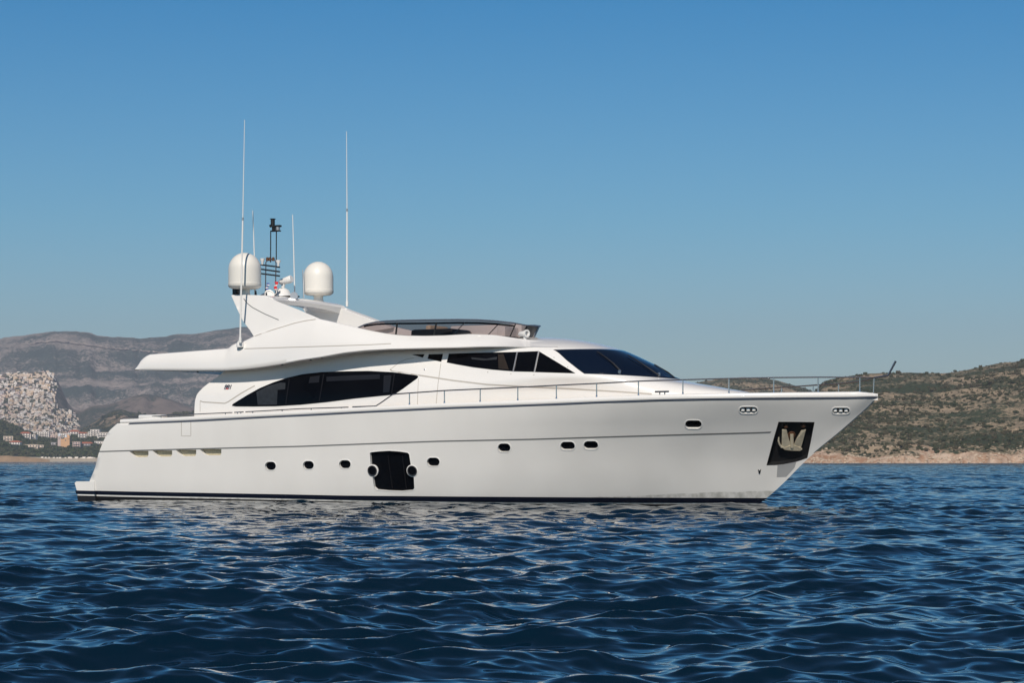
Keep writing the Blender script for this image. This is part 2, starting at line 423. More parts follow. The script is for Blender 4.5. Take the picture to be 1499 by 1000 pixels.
hm = bpy.data.meshes.new_from_object(ho.evaluated_get(dg))
bpy.data.objects.remove(ho); bpy.data.objects.remove(co)
print('HULL polys', len(me.polygons), '->', len(hm.polygons))
hm.name = 'hull'
nrm = [None] * len(hm.loops)
vcache = {}
for p in hm.polygons:
    p.use_smooth = True; fn = p.normal; c = p.center; loc, n0, _, d = HB.find_nearest(c)
    on = d < 0.02 and abs(fn.dot(n0)) > 0.9
    for li in p.loop_indices:
        if on:
            vi = hm.loops[li].vertex_index
            if vi not in vcache: vcache[vi] = hull_normal(hm.vertices[vi].co)
            nn = vcache[vi]; nrm[li] = nn if nn.dot(fn) > 0.55 else fn
        else: nrm[li] = fn
hm.materials.clear()
hm.normals_split_custom_set([tuple(n) for n in nrm])
hull = link('hull', hm, M['hull'], yacht)

def back_panel(name, cut, depth, m, parent, grow=0.0):
    P, n = cut; c = sum(P, Vector()) / len(P)
    q = [p - n * depth + (p - c) * grow for p in P]; q2 = [p - n * (depth + .03) + (p - c) * grow for p in P]; k = len(q)
    return mesh(name, q + q2, [tuple(range(k)), tuple(range(2 * k - 1, k - 1, -1))] + [(i, (i + 1) % k, k + (i + 1) % k, k + i) for i in range(k)], m, parent, False)
def rim(name, cut, wid, proud, m, parent):
    P, n = cut; c = sum(P, Vector()) / len(P); V = []; k = len(P); Fc = []
    for p in P:
        r = (p - c).normalized()
        V += [p - n * .02, p + n * proud, p + r * wid + n * proud * .8, p + r * (wid + .008) - n * .02]
    for i in range(k):
        a, b = 4 * i, 4 * ((i + 1) % k); Fc += [(a, a + 1, b + 1, b), (a + 1, a + 2, b + 2, b + 1), (a + 2, a + 3, b + 3, b + 2)]
    return mesh(name, V, Fc, m, parent, True, 50)
for c in cuts['port']:
    g = rim('porthole', c, .028, .010, M['white'], hull); back_panel('pane', c, .085, M['glass'], g) if False else None
    back_panel('porthole_glass', c, .085, M['glass'], hull)
for c in cuts['fair']:
    rim('fairlead', c, .03, .012, M['white'], hull); back_panel('fairlead_recess', c, .12, M['black'], hull)
    P, n = c; cc = sum(P, Vector()) / len(P)
    ax = Vector((n.y, -n.x, 0)).normalized() * -1
    if ax.x < 0: ax = -ax
    for t in (-.16, 0, .16):
        b = MB(); b.tube([cc + ax * t - n * .07 + Vector((0, 0, -.06)), cc + ax * t - n * .07 + Vector((0, 0, .02))], .058, 12)
        b.build('fairlead_roller', M['white'], hull)
for c in cuts['vent']:
    back_panel('engine_vent', c, .145, M['olive'], hull)
c = cuts['gar'][0]
rim('side_door_frame', c, .025, .008, M['white'], hull)
gd = back_panel('side_window', c, .10, M['glass'], hull, 0.0)
P, n = c
for a, b_ in (((566.5, 668), (572.5, 716)), ((587.3, 668), (593, 716))):
    pa, pb = onhull(*a)[0] - n * .09, onhull(*b_)[0] - n * .09
    MB().tube([pa, pb], .016, 6).build('mullion', M['mullion'], gd)
for x, y, r in RINGS:
    p, n = onhull(x, y); rr = r / F * 76
    b = MB(); b.lathe([(rr, -.10), (rr, .02), (rr * .93, .035), (rr * .8, .03), (rr * .76, 0.0), (rr * .74, -.09)], p, 28, n, False)
    g = b.build('round_port', M['darksteel'], hull)
    MB().lathe([(rr * .80, .004), (rr * .80, .012), (.001, .015)], p, 24, n).build('glass', M['glass'], g)
    MB().lathe([(rr * 1.16, -.05), (rr * 1.16, .004), (rr * 1.0, .012)], p, 28, n, False).build('surround', M['hull'], g)

# anchor pocket with the anchor
c = cuts['pock'][0]; P, pn = c
rim('anchor_pocket', c, .016, .006, M['black'], hull); back_panel('anchor_pocket_plate', c, .165, M['black'], hull)
# pocket walls lined in black
k = len(P); VV = []; FF = []
pc = sum(P, Vector()) / k
for p in P: VV += [p + (pc - p).normalized() * .006 + pn * .002, p + (pc - p).normalized() * .006 - pn * .175]
for i in range(k): a, b = 2 * i, 2 * ((i + 1) % k); FF.append((a, b, b + 1, a + 1))
mesh('anchor_pocket_lining', VV, FF, M['black'], hull, False)
def inpock(x, y, dep): return onhull(x, y)[0] - pn * dep
anch = bpy.data.objects.new('anchor', None); COL.objects.link(anch); anch.parent = yacht
def plate(name, pxs, d0, d1, th, m, parent):
    k = len(pxs); A = [inpock(x, y, d0 + (d1 - d0) * t) for (x, y), t in zip(pxs, [i / (k - 1) for i in range(k)])]
    B = [p - pn * th for p in A]
    return mesh(name, A + B, [tuple(range(k)), tuple(range(2 * k - 1, k - 1, -1))] + [(i, (i + 1) % k, k + (i + 1) % k, k + i) for i in range(k)], m, parent, False)
plate('fluke', [(1145.0, 631), (1151.5, 630.4), (1154.5, 643), (1158.8, 655.5), (1152, 657), (1144.2, 655.5)], .05, .02, .06, M['anchor'], anch)
plate('fluke', [(1173.2, 632.4), (1179.7, 630.8), (1176, 645), (1172.6, 656.6), (1166, 657), (1161.3, 654.5), (1166, 644)], .05, .02, .06, M['anchor'], anch)
plate('crown', [(1141.6, 653.2), (1149, 656.2), (1160, 651.8), (1172, 656.2), (1174.5, 658.6), (1171, 660.8), (1158, 660.2), (1149, 659.2)], .01, .01, .09, M['anchor'], anch)
b = MB(); b.tube([inpock(1159.5, 656, .03), inpock(1159.2, 638, .10)], .055, 10); b.build('shank', M['anchor'], anch)
b = MB(); q = inpock(1159.2, 639.5, .12); b.lathe([(.05, -.02), (.105, -.02), (.115, 0), (.105, .03), (.06, .03), (.05, 0)], q, 20, pn); b.build('shackle', M['brass'], anch)
b = MB(); b.tube([inpock(1140.2, 641.5, .05), inpock(1139.6, 646, .03), inpock(1141, 651, .02), inpock(1144.5, 656, .02)], [.018, .028, .03, .03], 8); b.build('anchor_hook', M['anchor'], anch)
for x, y in ((1150.8, 626.6), (1176.5, 625.6)):
    q = inpock(x, y, .1); MB().lathe([(.02, -.06), (.06, -.04), (.075, 0), (.055, .05), (.02, .065)], q, 16, pn).build('fluke_pin', M['brass'], anch)
decal('scuff_plate', [(1138.2, 680.9), (1149, 679.6), (1160.7, 677.3), (1165.8, 676), (1163, 684.5), (1158.5, 690), (1151, 698), (1137, 698.5)], onhull, .006, .012, mat('scuff_plate_steel', (.42, .42, .42), .5, metal=.2), hull, 3)
decal('drain_fitting', [(1109.6, 687), (1112, 689.4), (1114, 686.6), (1112.8, 693), (1110.8, 693.4)], onhull, .02, .03, M['black'], hull, 2)
strip('hatch_outline', [(265.5, 617.5), (265.5, 638.6), (279.4, 638.6), (279.4, 617.5)], .8, onhull, .002, .004, M['softline'], hull, 3)

# ---------------- strakes and stripes (follow the hull surface)
def on_level(s_, zf):
    lo, hi = 0.0, 1.0
    for _ in range(22):
        v = (lo + hi) / 2; p = hull_pt(s_, v)
        if p.z < zf(p.x): lo = v
        else: hi = v
    return hull_pt(s_, (lo + hi) / 2)
def hull_strip(name, zf, zf2, s0, s1, off, thick, m, parent, n=80, rnd=False):
    """band between z = zf(x) and zf2(x), wrapped on both sides of the hull"""
    for sg in (-1, 1):
        V = []; Fc = []; rows = 4; R = rows * 2
        for i in range(n + 1):
            s_ = s0 + (s1 - s0) * (1 - (1 - i / n) ** 1.3)
            for r in range(rows):
                t = r / (rows - 1); p = on_level(s_, lambda x: zf(x) + (zf2(x) - zf(x)) * t); nn = hull_normal(p + Vector((0, -.02, 0)))
                if nn.y > -.05: nn = Vector((.5, -.8, -.2)).normalized()
                bul = off * (0.45 + .55 * math.sin(math.pi * t)) if rnd else off
                V += [p + nn * bul, p + nn * (bul - thick)]
        for i in range(n):
            for r in range(rows - 1):
                a, b = i * R + 2 * r, (i + 1) * R + 2 * r
                Fc += [(a, b, b + 2, a + 2), (a + 1, a + 3, b + 3, b + 1)]
            a, b = i * R, (i + 1) * R; Fc.append((a, a + 1, b + 1, b)); a += R - 2; b += R - 2; Fc.append((a, b, b + 1, a + 1))
        for i in (0, n):
            a = i * R; Fc += [(a + 2 * r, a + 2 * r + 2, a + 2 * r + 3, a + 2 * r + 1) for r in range(rows - 1)]
        if sg > 0: V = [Vector((v.x, -v.y, v.z)) for v in V]
        mesh(name, V, Fc, m, parent, True, 45)
boot_t = lin([(0, .36), (2.15, .335), (8.5, .28), (10.5, .255), (15.3, .245), (20, .235), (24, .23)])
boot_b = lin([(0, .34 - .10), (2.15, .21), (8.5, .15), (10.5, .12), (15.3, .085), (22.4, .09), (24, .085)])
hull_strip('boot_stripe', boot_b, boot_t, 0, 1, .008, .02, M['navy'], hull)
hull_strip('antifouling', lambda x: -.5, lambda x: boot_b(x) - .055, 0, .985, .004, .02, M['antifoul'], hull)
hull_strip('rubbing_strake', lambda x: z_sheer(x) - .05, lambda x: min(z_sheer(x) - .001, z_sheer(x) + .035), .022, 1, .018, .05, M['steelblue'], hull, rnd=True)
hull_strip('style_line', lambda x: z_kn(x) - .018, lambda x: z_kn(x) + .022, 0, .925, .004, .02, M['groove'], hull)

# gunwale cap and deck
for nm in ('gunwale',):
    V = []; Fc = []; n = 160
    def yb(x): return hb_sheer(min(1, max(0, (x - 2.0) / 24.98)))
    for i in range(n + 1):
        t = i / n; s = 1 - (1 - t) ** 1.6; x = 1.98 + s * (26.98 - 1.98)
        h = (.13 + .03 * t) * min(1, .45 + (26.98 - x) / .9); y = yb(x); z = z_sheer(x); k = min(1, y / .4)
        prof = [(.004, .012), (.018, .05), (.012, h - .03), (-.03, h), (-.16, h + .01), (-.24, h - .03), (-.25, -.1)]
        V += [Vector((x, -max(.0, y + a * (k if a < 0 else 1)), z + b)) for a, b in prof]
    R = 7
    VP = [Vector((v.x, -v.y, v.z)) for v in V]
    for i in range(n):
        for r in range(R - 1): a, b = i * R + r, (i + 1) * R + r; Fc.append((a, b, b + 1, a + 1))
    Fc.append(tuple(range(R)))
    o = len(V); Fc2 = [tuple(i + o for i in f) for f in Fc]
    # deck between the two gunwales
    VV = V + VP; dk = []
    for i in range(n): dk.append((i * R + 5, (i + 1) * R + 5, o + (i + 1) * R + 5, o + i * R + 5))
    mesh('gunwale', VV, Fc + Fc2, M['gel'], hull, True, 60)
    mesh('deck', [v - Vector((0, 0, .06)) for v in VV], dk, M['teak'], hull, True)

# swim platform
V = []; Fc = []
pr = [(.03, .60), (.10, .655), (.9, .66), (.9, -.3), (.22, -.3), (.14, .30), (.05, .56)]
n = 20
for i in range(n + 1):
    y = -2.68 + 5.36 * i / n; e = abs(2 * i / n - 1); dx = .06 * e ** 8
    V += [Vector((x + (dx if x < .5 else 0), y, z)) for x, z in pr]
R = len(pr)
for i in range(n):
    for r in range(R): a, b = i * R + r, (i + 1) * R + r; c1, d1 = i * R + (r + 1) % R, (i + 1) * R + (r + 1) % R; Fc.append((a, b, d1, c1))
Fc += [tuple(range(R)), tuple(n * R + r for r in range(R))[::-1]]
mesh('swim_platform', V, Fc, M['hull'], yacht, True, 30)
V = [Vector((x, y, z)) for y in (-2.695, 2.695) for x, z in ((.125, .355), (.95, .345), (.95, .232), (.165, .24))]
mesh('boot_stripe', V, [(0, 1, 2, 3), (7, 6, 5, 4), (0, 4, 5, 1), (1, 5, 6, 2), (2, 6, 7, 3), (3, 7, 4, 0)], M['navy'], bpy.data.objects['swim_platform'], False)
V = [Vector((x, y, z)) for y in (-2.69, 2.69) for x, z in ((.2, .19), (.95, .18), (.95, -.4), (.3, -.4))]
mesh('antifouling', V, [(0, 1, 2, 3), (7, 6, 5, 4), (0, 4, 5, 1), (1, 5, 6, 2), (2, 6, 7, 3), (3, 7, 4, 0)], M['antifoul'], bpy.data.objects['swim_platform'], False)

# ---------------- superstructure: plan outlines stacked level by level
LV = [  # z side, z centre, half width, nose start, nose end, exponent, aft end
    (2.60, 2.60, 2.50, 12.0, 23.6, 1.9, 4.75), (3.15, 3.10, 2.47, 13.0, 23.45, 1.9, 4.75), (3.45, 3.34, 2.44, 13.5, 23.1, 1.9, 4.80),
    (3.70, 3.56, 2.38, 15.0, 22.0, 2.0, 5.00), (3.97, 3.82, 2.28, 16.6, 20.62, 2.2, 5.35), (4.33, 4.28, 2.15, 16.5, 19.75, 2.3, 5.80),
    (4.69, 4.74, 1.98, 16.3, 18.70, 2.3, 6.00), (4.82, 4.88, 1.86, 15.8, 18.25, 2.3, 6.1), (4.95, 5.00, 1.60, 15.3, 17.75, 2.2, 6.3),
    (5.08, 5.13, 1.10, 14.8, 16.95, 2.1, 6.6), (5.14, 5.20, .50, 14.3, 15.9, 2.0, 7.0), (5.16, 5.22, .03, 14.0, 15.0, 2.0, 7.4)]
LP = [pchip(range(len(LV)), [l[k] for l in LV]) for k in range(7)]
NA, NSd, NN = 3, 60, 46
def house_ring(v):
    zs, zc, wd, xn, xf, p, xa = [f(v) for f in LP]; pts = []
    for i in range(NA): pts.append(Vector((xa, -wd * i / NA, zs)))
    for i in range(NSd): pts.append(Vector((xa + (xn - xa) * i / NSd, -wd, zs)))
    for i in range(NN + 1):
        a = i / NN * math.pi / 2; x = xn + (xf - xn) * math.sin(a) ** (2 / p) if i else xn
        y = wd * math.cos(a) ** (2 / p) if i < NN else 0
        pts.append(Vector((x, -y, zs + (zc - zs) * math.sin(a) ** 2)))
    return pts
NL = 66
HV = []; vs_l = [(len(LV) - 1) * i / NL for i in range(NL + 1)]
for v in vs_l:
    r = house_ring(v); HV += r + [Vector((p.x, -p.y, p.z)) for p in r[-2:0:-1]]
RN = len(HV) // (NL + 1); Fc = []
for i in range(NL):
    for j in range(RN): j2 = (j + 1) % RN; Fc.append((i * RN + j, i * RN + j2, (i + 1) * RN + j2, (i + 1) * RN + j))
Fc.append(tuple(NL * RN + j for j in range(RN)))
SB = BVHTree.FromPolygons([tuple(v) for v in HV], Fc)
house = mesh('deckhouse', HV, Fc, M['gel'], yacht, True, 60)
onhouse = lambda a, b: cast(a, b, SB)

# windscreen: the raked, wrapped band between sill and roof edge
V = []; Fc = []; rows, cols = 16, 60
for i in range(rows + 1):
    v = 4.03 + (6.0 - 4.03) * i / rows; r = house_ring(v)[NA + NSd:]; full = r + [Vector((p.x, -p.y, p.z)) for p in r[-2::-1]]
    t = i / rows; xA = 18.52 + (17.38 - 18.52) * t
    # arc-length resample from the pillar round to the other pillar
    st = [p for p in full if p.x >= xA]; k0 = full.index(st[0]) if st else 0
    a, b = full[k0 - 1], full[k0]; q = a + (b - a) * ((xA - a.x) / max(1e-6, b.x - a.x)); path = [q] + st + [Vector((q.x, -q.y, q.z))]
    L = [0]
    for m_ in range(1, len(path)): L.append(L[-1] + (path[m_] - path[m_ - 1]).length)
    for j in range(cols + 1):
        d = L[-1] * j / cols; V.append(Vector([float(np.interp(d, L, [p[c_] for p in path])) for c_ in range(3)]))
for i in range(rows):
    for j in range(cols): a = i * (cols + 1) + j; Fc.append((a, a + 1, a + cols + 2, a + cols + 1))
W = mesh('windscreen', V, Fc, M['wglass'], house, True, 80)
bm = bmesh.new(); bm.from_mesh(W.data)
bm.normal_update(); bmesh.ops.recalc_face_normals(bm, faces=bm.faces)
nrmz = sum((f.normal.z for f in bm.faces)); sgn = 1 if nrmz > 0 else -1
for v in bm.verts: v.co += v.normal * .012 * sgn
bm.to_mesh(W.data); bm.free()
sm = W.modifiers.new('s', 'SOLIDIFY'); sm.thickness = .02; sm.offset = -1 if sgn > 0 else 1
onws = lambda a, b: cast(a, b, WB)
WB = BVHTree.FromPolygons([tuple(v.co) for v in W.data.vertices], [list(p.vertices) for p in W.data.polygons])

# side glazing
EYEW = [(339.3, 594.2), (341, 591.5), (349, 586.5), (362, 578.5), (380, 568.5), (400, 560), (420, 553.3), (443, 548), (470, 545), (500, 543.8), (540, 543.2), (575, 545), (600, 548.2), (611.5, 550.2), (612.6, 552), (610.5, 554.5), (590, 569.5), (577, 578.2), (560, 579.8), (520, 583.8), (480, 589), (440, 593), (403, 595.2), (370, 595.6), (345, 595.4)]
g = decal('saloon_window', EYEW, onhouse, .006, .02, M['glass'], house, 4)
decal('reflection_or_blind', [(478, 552), (520, 549.5), (556, 548.5), (556, 555), (478, 558.5)], onhouse, .009, .004, M['dim'], g, 4)  # dim saloon strips: reflections in the glass, painted on as thin panels
decal('reflection_or_blind', [(454, 552), (468, 550), (467, 560), (452, 561)], onhouse, .009, .004, M['dim'], g, 4)
decal('reflection_or_blind', [(562, 550), (573, 549.5), (570, 574), (561, 575)], onhouse, .009, .004, M['dim'], g, 4)
# white moulded lip around it
strip('window_lip', EYEW + [EYEW[0]], 2.2, onhouse, .004, .01, M['white'], house, 5)
for a, b_ in (((423.5, 556), (418.5, 592)), ((474, 548), (467.5, 588)), ((577.5, 548), (573.5, 576))):
    strip('mullion', [a, b_], 1.3, onhouse, .012, .012, M['mullion'], g, 6)
decal('curtain', [(375.5, 574), (393, 565), (411, 560.5), (418, 561), (417.5, 570), (406.5, 571), (405.5, 592.5), (377.5, 593)], onhouse, .009, .004, M['curtain'], g, 3)
PW = [('pilothouse_window', [(602, 519), (621.5, 518.8), (619, 523.6), (610, 521)]),
      ('pilothouse_window', [(627.8, 518.8), (648.6, 518.3), (646, 529.8), (626, 525.3)]),
      ('pilothouse_window', [(657.2, 518), (690, 516.9), (756.3, 515.4), (750.3, 543.8), (720, 541.3), (693, 538), (670, 534), (654, 530.8)]),
      ('pilothouse_window', [(758.2, 515.3), (787.6, 514.3), (781.3, 544.6), (752.2, 544)]),
      ('pilothouse_window', [(789.6, 514.8), (815, 530), (842.5, 546.8), (783.3, 544.9)])]
for nm, p in PW:
    pw_ = decal(nm, p, onhouse, .006, .02, M['glass'], house, 3.5)
    if p[0][0] == 657.2:
        decal('reflection_or_blind', [(690, 523.5), (712, 525.5), (728, 522.5), (727, 526.5), (708, 527.8), (691, 526)], onhouse, .009, .004, M['curtain'], pw_, 3)
        decal('curtain', [(729, 519), (737, 518.6), (745, 541), (730, 540)], onhouse, .009, .004, M['dimwarm'], pw_, 3)
for a, b_ in (((757.3, 515.2), (751.2, 544.2)), ((788.6, 514.2), (782.2, 545))):
    strip('window_bar', [a, b_], 1.5, onhouse, .014, .014, M['alum'], house, 5)
# moulded lines; the first two paint the shade along the raised panel's edge
for l, wd in (([(571, 541), (574.5, 543.8), (619, 550.4), (664, 557.3), (712, 563), (760, 565.7), (838, 569.5), (910, 573.9), (954, 577)], 2.0),
              ([(571, 541), (576, 537.5), (584, 531), (594, 526.4), (606, 524)], .7), ([(612.5, 553.6), (611, 593)], .7), ([(645.5, 532), (641.5, 560), (638.4, 592)], .8), ([(611, 593.4), (638, 592.6)], .8),
              ([(293, 587), (297, 588.6), (329, 590.6), (334, 588.4), (353, 576), (373, 564.8)], 1.6), ([(293, 587), (293, 603)], .7)):
    strip('moulding_or_shade_line', l, wd, onhouse, .004, .008, M['softline'], house, 5)
# raised lower pilothouse panel edge
for x, y in ((621.8, 541),): 
    p, n = onhouse(x, y); MB().lathe([(.03, -.01), (.03, .01), (.01, .02)], p, 12, n).build('fuel_cap', M['alum'], house)
for x, y in ((714, 545), (748, 547.4), (781.5, 549), (811, 523.5), (831, 537.3)):
    p, n = onhouse(x, y); MB().lathe([(.018, -.01), (.018, .006)], p, 8, n).build('fitting', M['softline'], house)
# wipers
for ln in ([(873, 516.5), (884, 524), (896, 533), (908, 544.5)], [(918, 522), (932, 530.5), (948, 541), (962, 550)]):
    for dd in (0, 1.6):
        P = [onws(x + dd, y + dd * .3) for x, y in ln]
        o = MB().tube([p + n * (.05 if i < 3 else .03) for i, (p, n) in enumerate(P)], .014, 6).build('wiper', M['black'], W)
for x, y in ((906.8, 546), (964, 549.8)):
    p, n = onhouse(x, y); MB().box(p + n * .03, (.09, .07, .13), .02).build('wiper_motor', M['railsteel'], house)
P1 = Vector((19.85, .9, 4.45)); P2 = Vector((20.75, .15, 3.86))
pa = onplane(958, 533.5, .3); pb = onplane(978, 545, .25); pc_ = onplane(993, 557, .15)
MB().tube([pa, pb, pc_], .016, 6).build('wiper', M['black'], W)
MB().tube([pa + Vector((0, .15, -.02)), pb + Vector((0, .12, -.05)), pc_], .012, 6).build('wiper', M['black'], W)
# emblem on the aft quarter
cu = bpy.data.curves.new('emblem', 'FONT'); cu.body = '881'; cu.size = .22; cu.extrude = .006; cu.shear = .25; cu.space_character = .85
eo = bpy.data.objects.new('emblem', cu); COL.objects.link(eo)
dg = bpy.context.evaluated_depsgraph_get(); em = bpy.data.meshes.new_from_object(eo.evaluated_get(dg)); bpy.data.objects.remove(eo)
p, n = onhouse(327.6, 570.3); e2 = link('emblem', em, M['emblem'], house)
e2.matrix_local = Matrix.Translation(p + n * .006) @ Matrix(((1, 0, n.x), (0, 0, n.y), (0, 1, n.z))).to_4x4()
p, n = onhouse(333, 569.4); MB().box(p + n * .012, (.08, .01, .035)).build('emblem_bar', M['red'], house)

# ---------------- flybridge coaming: outer shell, inner wall, soffit
yl = pchip([2.5, 9, 12, 14, 15.5, 16.9], [2.74, 2.80, 2.68, 2.48, 2.22, 1.90])
yu = pchip([2.5, 7, 9, 12, 14, 15.5, 16.9], [2.66, 2.56, 2.45, 2.30, 2.02, 1.62, 1.05])
low = trace([(197, 542), (215, 542.2), (270, 542.6), (328, 542.5), (355, 541), (380, 538), (410, 533.6), (440, 528), (470, 523.6), (504, 517.4), (535, 514), (568, 512.2), (620, 510.8), (664, 510), (720, 508.2), (776, 506.5), (800, 505)], lambda x, z: -yl(x))
upp = trace([(197.6, 540.8), (201, 535), (206, 527.2), (211, 522.5), (217.6, 518.9), (260, 515.6), (333.7, 510), (338, 505.6), (344, 502.6), (351, 501.4), (357, 499), (371.4, 491.8), (388, 485.5), (405.4, 480), (432, 471.4), (448, 468), (463, 466), (483, 470.3), (505, 475.2), (523.5, 479.7), (545, 484.5), (564, 488), (580, 490), (596, 491.2), (620, 491.6), (649, 491), (686, 488.9), (724, 490), (752, 492), (784, 493.8), (800, 495.5)], lambda x, z: -yu(x))
zl = lin(low); zu = lin(upp)
def house_y(x, z):
    h = SB.ray_cast(Vector((x, -6, z)), Vector((0, 1, 0))); return -h[0].y if h[0] else .05
xs = sorted(set([round(2.55 + (17.42 - 2.55) * i / 190, 4) for i in range(191)] + [2.56, 2.6, 2.66, 2.75, 2.85, 2.95]))
V = []; NR = 9
for x in xs:
    a, b = zl(x), max(zu(x), zl(x) + .02); ya, y2 = yl(x), yu(x)
    if x > 15.0:
        t = min(1, (x - 15.0) / 2.35); t = t * t * (3 - 2 * t); a0, b0 = min(a, 4.76), 4.99
        hy1, hy2 = house_y(x, a0), house_y(x, b0); a, b = a + (a0 - a) * t, b + (b0 - b) * t; ya, y2 = ya + (hy1 - .012 - ya) * t, y2 + (hy2 - .012 - y2) * t
    h = b - a; bul_ = .07 * (1 - min(1, max(0, (x - 15) / 2.3)))
    prof = [(ya - .10, a + .01), (ya - .03, a), (ya, a + min(.03, h * .2))]
    for r in range(1, NR + 1):
        t = r / NR; prof.append((ya + (y2 - ya) * t + bul_ * math.sin(math.pi * t) * min(1, h), a + .03 + (h - .06) * t if h > .1 else a + h * t))
    prof += [(y2 - .04, b), (y2 - .12, b - .01 if h > .1 else b), (y2 - .16, max(a + .12, b - .3) if h > .4 else b - .005)]
    if x < 12: prof += [(y2 - .3, min(b, max(a + .12, min(a + .40, b - .05))) if h > .2 else b), (0, min(b, a + .42) if h > .2 else b)]
    else: prof += [(y2 - .3, max(a + .12, b - .32)), (0, max(a + .12, b - .32))]
    prof = [(0, a + .03)] + prof
    V += [Vector((x, -y_, z_)) for y_, z_ in prof]; R = len(prof)
n = len(xs); o = len(V)
# round the aft corners in plan
for i, x in enumerate(xs):
    if x < 3.6:
        for r in range(R):
            v = V[i * R + r]; 
            k = (3.6 - x) / 1.0
            V[i * R + r] = Vector((v.x, v.y * (1 - .0 * k), v.z))
VP = [Vector((v.x, -v.y, v.z)) for v in V]; Fc = []
for i in range(n - 1):
    for r in range(R - 1): a, b = i * R + r, (i + 1) * R + r; Fc.append((a, b, b + 1, a + 1))
Fc += [tuple(range(R))]
Fc2 = [tuple(i + o for i in f) for f in Fc]
fly = mesh('flybridge', V + VP, Fc + Fc2, M['gel'], yacht, True, 50)
FB = BVHTree.FromPolygons([tuple(v) for v in V], Fc)
onfly = lambda a, b: cast(a, b, FB)
strip('moulding_or_shade_line', [(358, 510.6), (420, 508.6), (490, 506.4), (540, 504.8), (572.5, 503.2)], 1.1, onfly, .006, .012, M['softline'], fly)
strip('moulding_or_shade_line', [(373, 492.2), (388, 486.5), (405.4, 481), (432, 473), (448, 469.5), (462, 467.6)], 1.0, onfly, .006, .012, M['softline'], fly)
for x, y in ((289.5, 545.3), (413, 534.6), (471, 525), (455, 527.5)):
    p = ony(x, y, lambda a, b: -yl(a) + .12); MB().lathe([(.03, -.03), (.03, .01)], p, 10, (0, 0, -1)).build('deck_light', M['black'], fly)

# ---------------- radar arch: two swept fins and the bridge between them
yfin = lambda x, z: -(2.50 - .30 * min(1.2, max(0, (z - 5.2) / 1.45)))
def onfin(px, py):
    return ony(px, py, yfin), Vector((0, -1, .18)).normalized()
FIN = [(338.3, 432.4), (341, 431.4), (345, 431.2), (384, 432.2), (396, 436.4), (408, 442), (436, 453), (465, 465.4), (470, 467.6), (463, 469), (432, 474), (405, 483), (378, 495), (371.4, 492.6), (366, 484), (355.4, 470), (348, 455), (342, 441)]
arch = decal('radar_arch', FIN, onfin, 0, .24, M['gel'], yacht, 6)
bv = arch.modifiers.new('b', 'BEVEL'); bv.width = .035; bv.segments = 3; bv.limit_method = 'ANGLE'; bv.angle_limit = math.radians(50)
mf = bpy.data.meshes.new('fin'); me_ = arch.data.copy(); 
for v in me_.vertices: v.co.y = -v.co.y
me_.flip_normals(); pf = link('fin', me_, [], arch); 
bv = pf.modifiers.new('b', 'BEVEL'); bv.width = .035; bv.segments = 3; bv.limit_method = 'ANGLE'; bv.angle_limit = math.radians(50)
strip('moulding_or_shade_line', [(356.8, 437), (362, 444), (369.4, 450), (387.4, 459.5), (408, 468.4)], 1.1, onfin, .006, .012, M['groove'], arch)
b = MB(); V = []; n = 24
for i in range(n + 1):
    y = -2.2 + 4.4 * i / n; cam_ = .05 * math.cos(y / 2.2 * math.pi / 2); e = abs(y) / 2.2
    th = .17 + .1 * e ** 3
    x0, x1 = 6.30, 7.62 - .12 * math.cos(y / 2.2 * math.pi / 2)
    top = 6.66 + cam_
    for x, z in ((x0, top - .08), (x0 + .06, top), (x1 - .35, top - .01), (x1 - .05, top - .10), (x1, top - .17), (x1 - .1, top - th - .12), (x0 + .3, top - th - .05), (x0 + .06, top - th)): V.append(Vector((x, y, z)))
Fc = []
for i in range(n):
    for r in range(8): Fc.append((i * 8 + r, (i + 1) * 8 + r, (i + 1) * 8 + (r + 1) % 8, i * 8 + (r + 1) % 8))
Fc += [tuple(range(8)), tuple(n * 8 + r for r in range(8))[::-1]]
mesh('arch_bridge', V, Fc, M['gel'], arch, True, 40)

# radomes
def radome(px, ytop, ybot, yl_, rad, parent):
    a = onplane(px, ytop, yl_); b_ = onplane(px, ybot, yl_); H_ = a.z - b_.z; base = Vector((a.x, yl_, b_.z)); r = rad
    ped = .12 * H_
    m = MB(); zb = .17 * H_; zs = H_ - r * 1.02
    prof = [(r * .50, zb - .02), (r * .80, zb), (r * .96, zb + .05), (r * 1.0, zb + .09), (r, zb + .17), (r * .985, zb + .18), (r * .985, zs)]
    for i in range(1, 13):
        q = i / 12 * math.pi / 2; prof.append((max(.002, r * .985 * math.cos(q)), zs + r * 1.02 * math.sin(q)))
    m.lathe(prof, base, 48); d = m.build('radome', M['dome'], parent, True, 35)
    MB().lathe([(r * .42, -.12), (r * .36, .02), (r * .30, zb * .5), (r * .33, zb)], base, 28).build('pedestal', M['dome'], d)
    return d
radome(358.3, 370, 433.5, -2.0, .535, arch)
radome(466, 383, 442, 2.15, .515, arch)

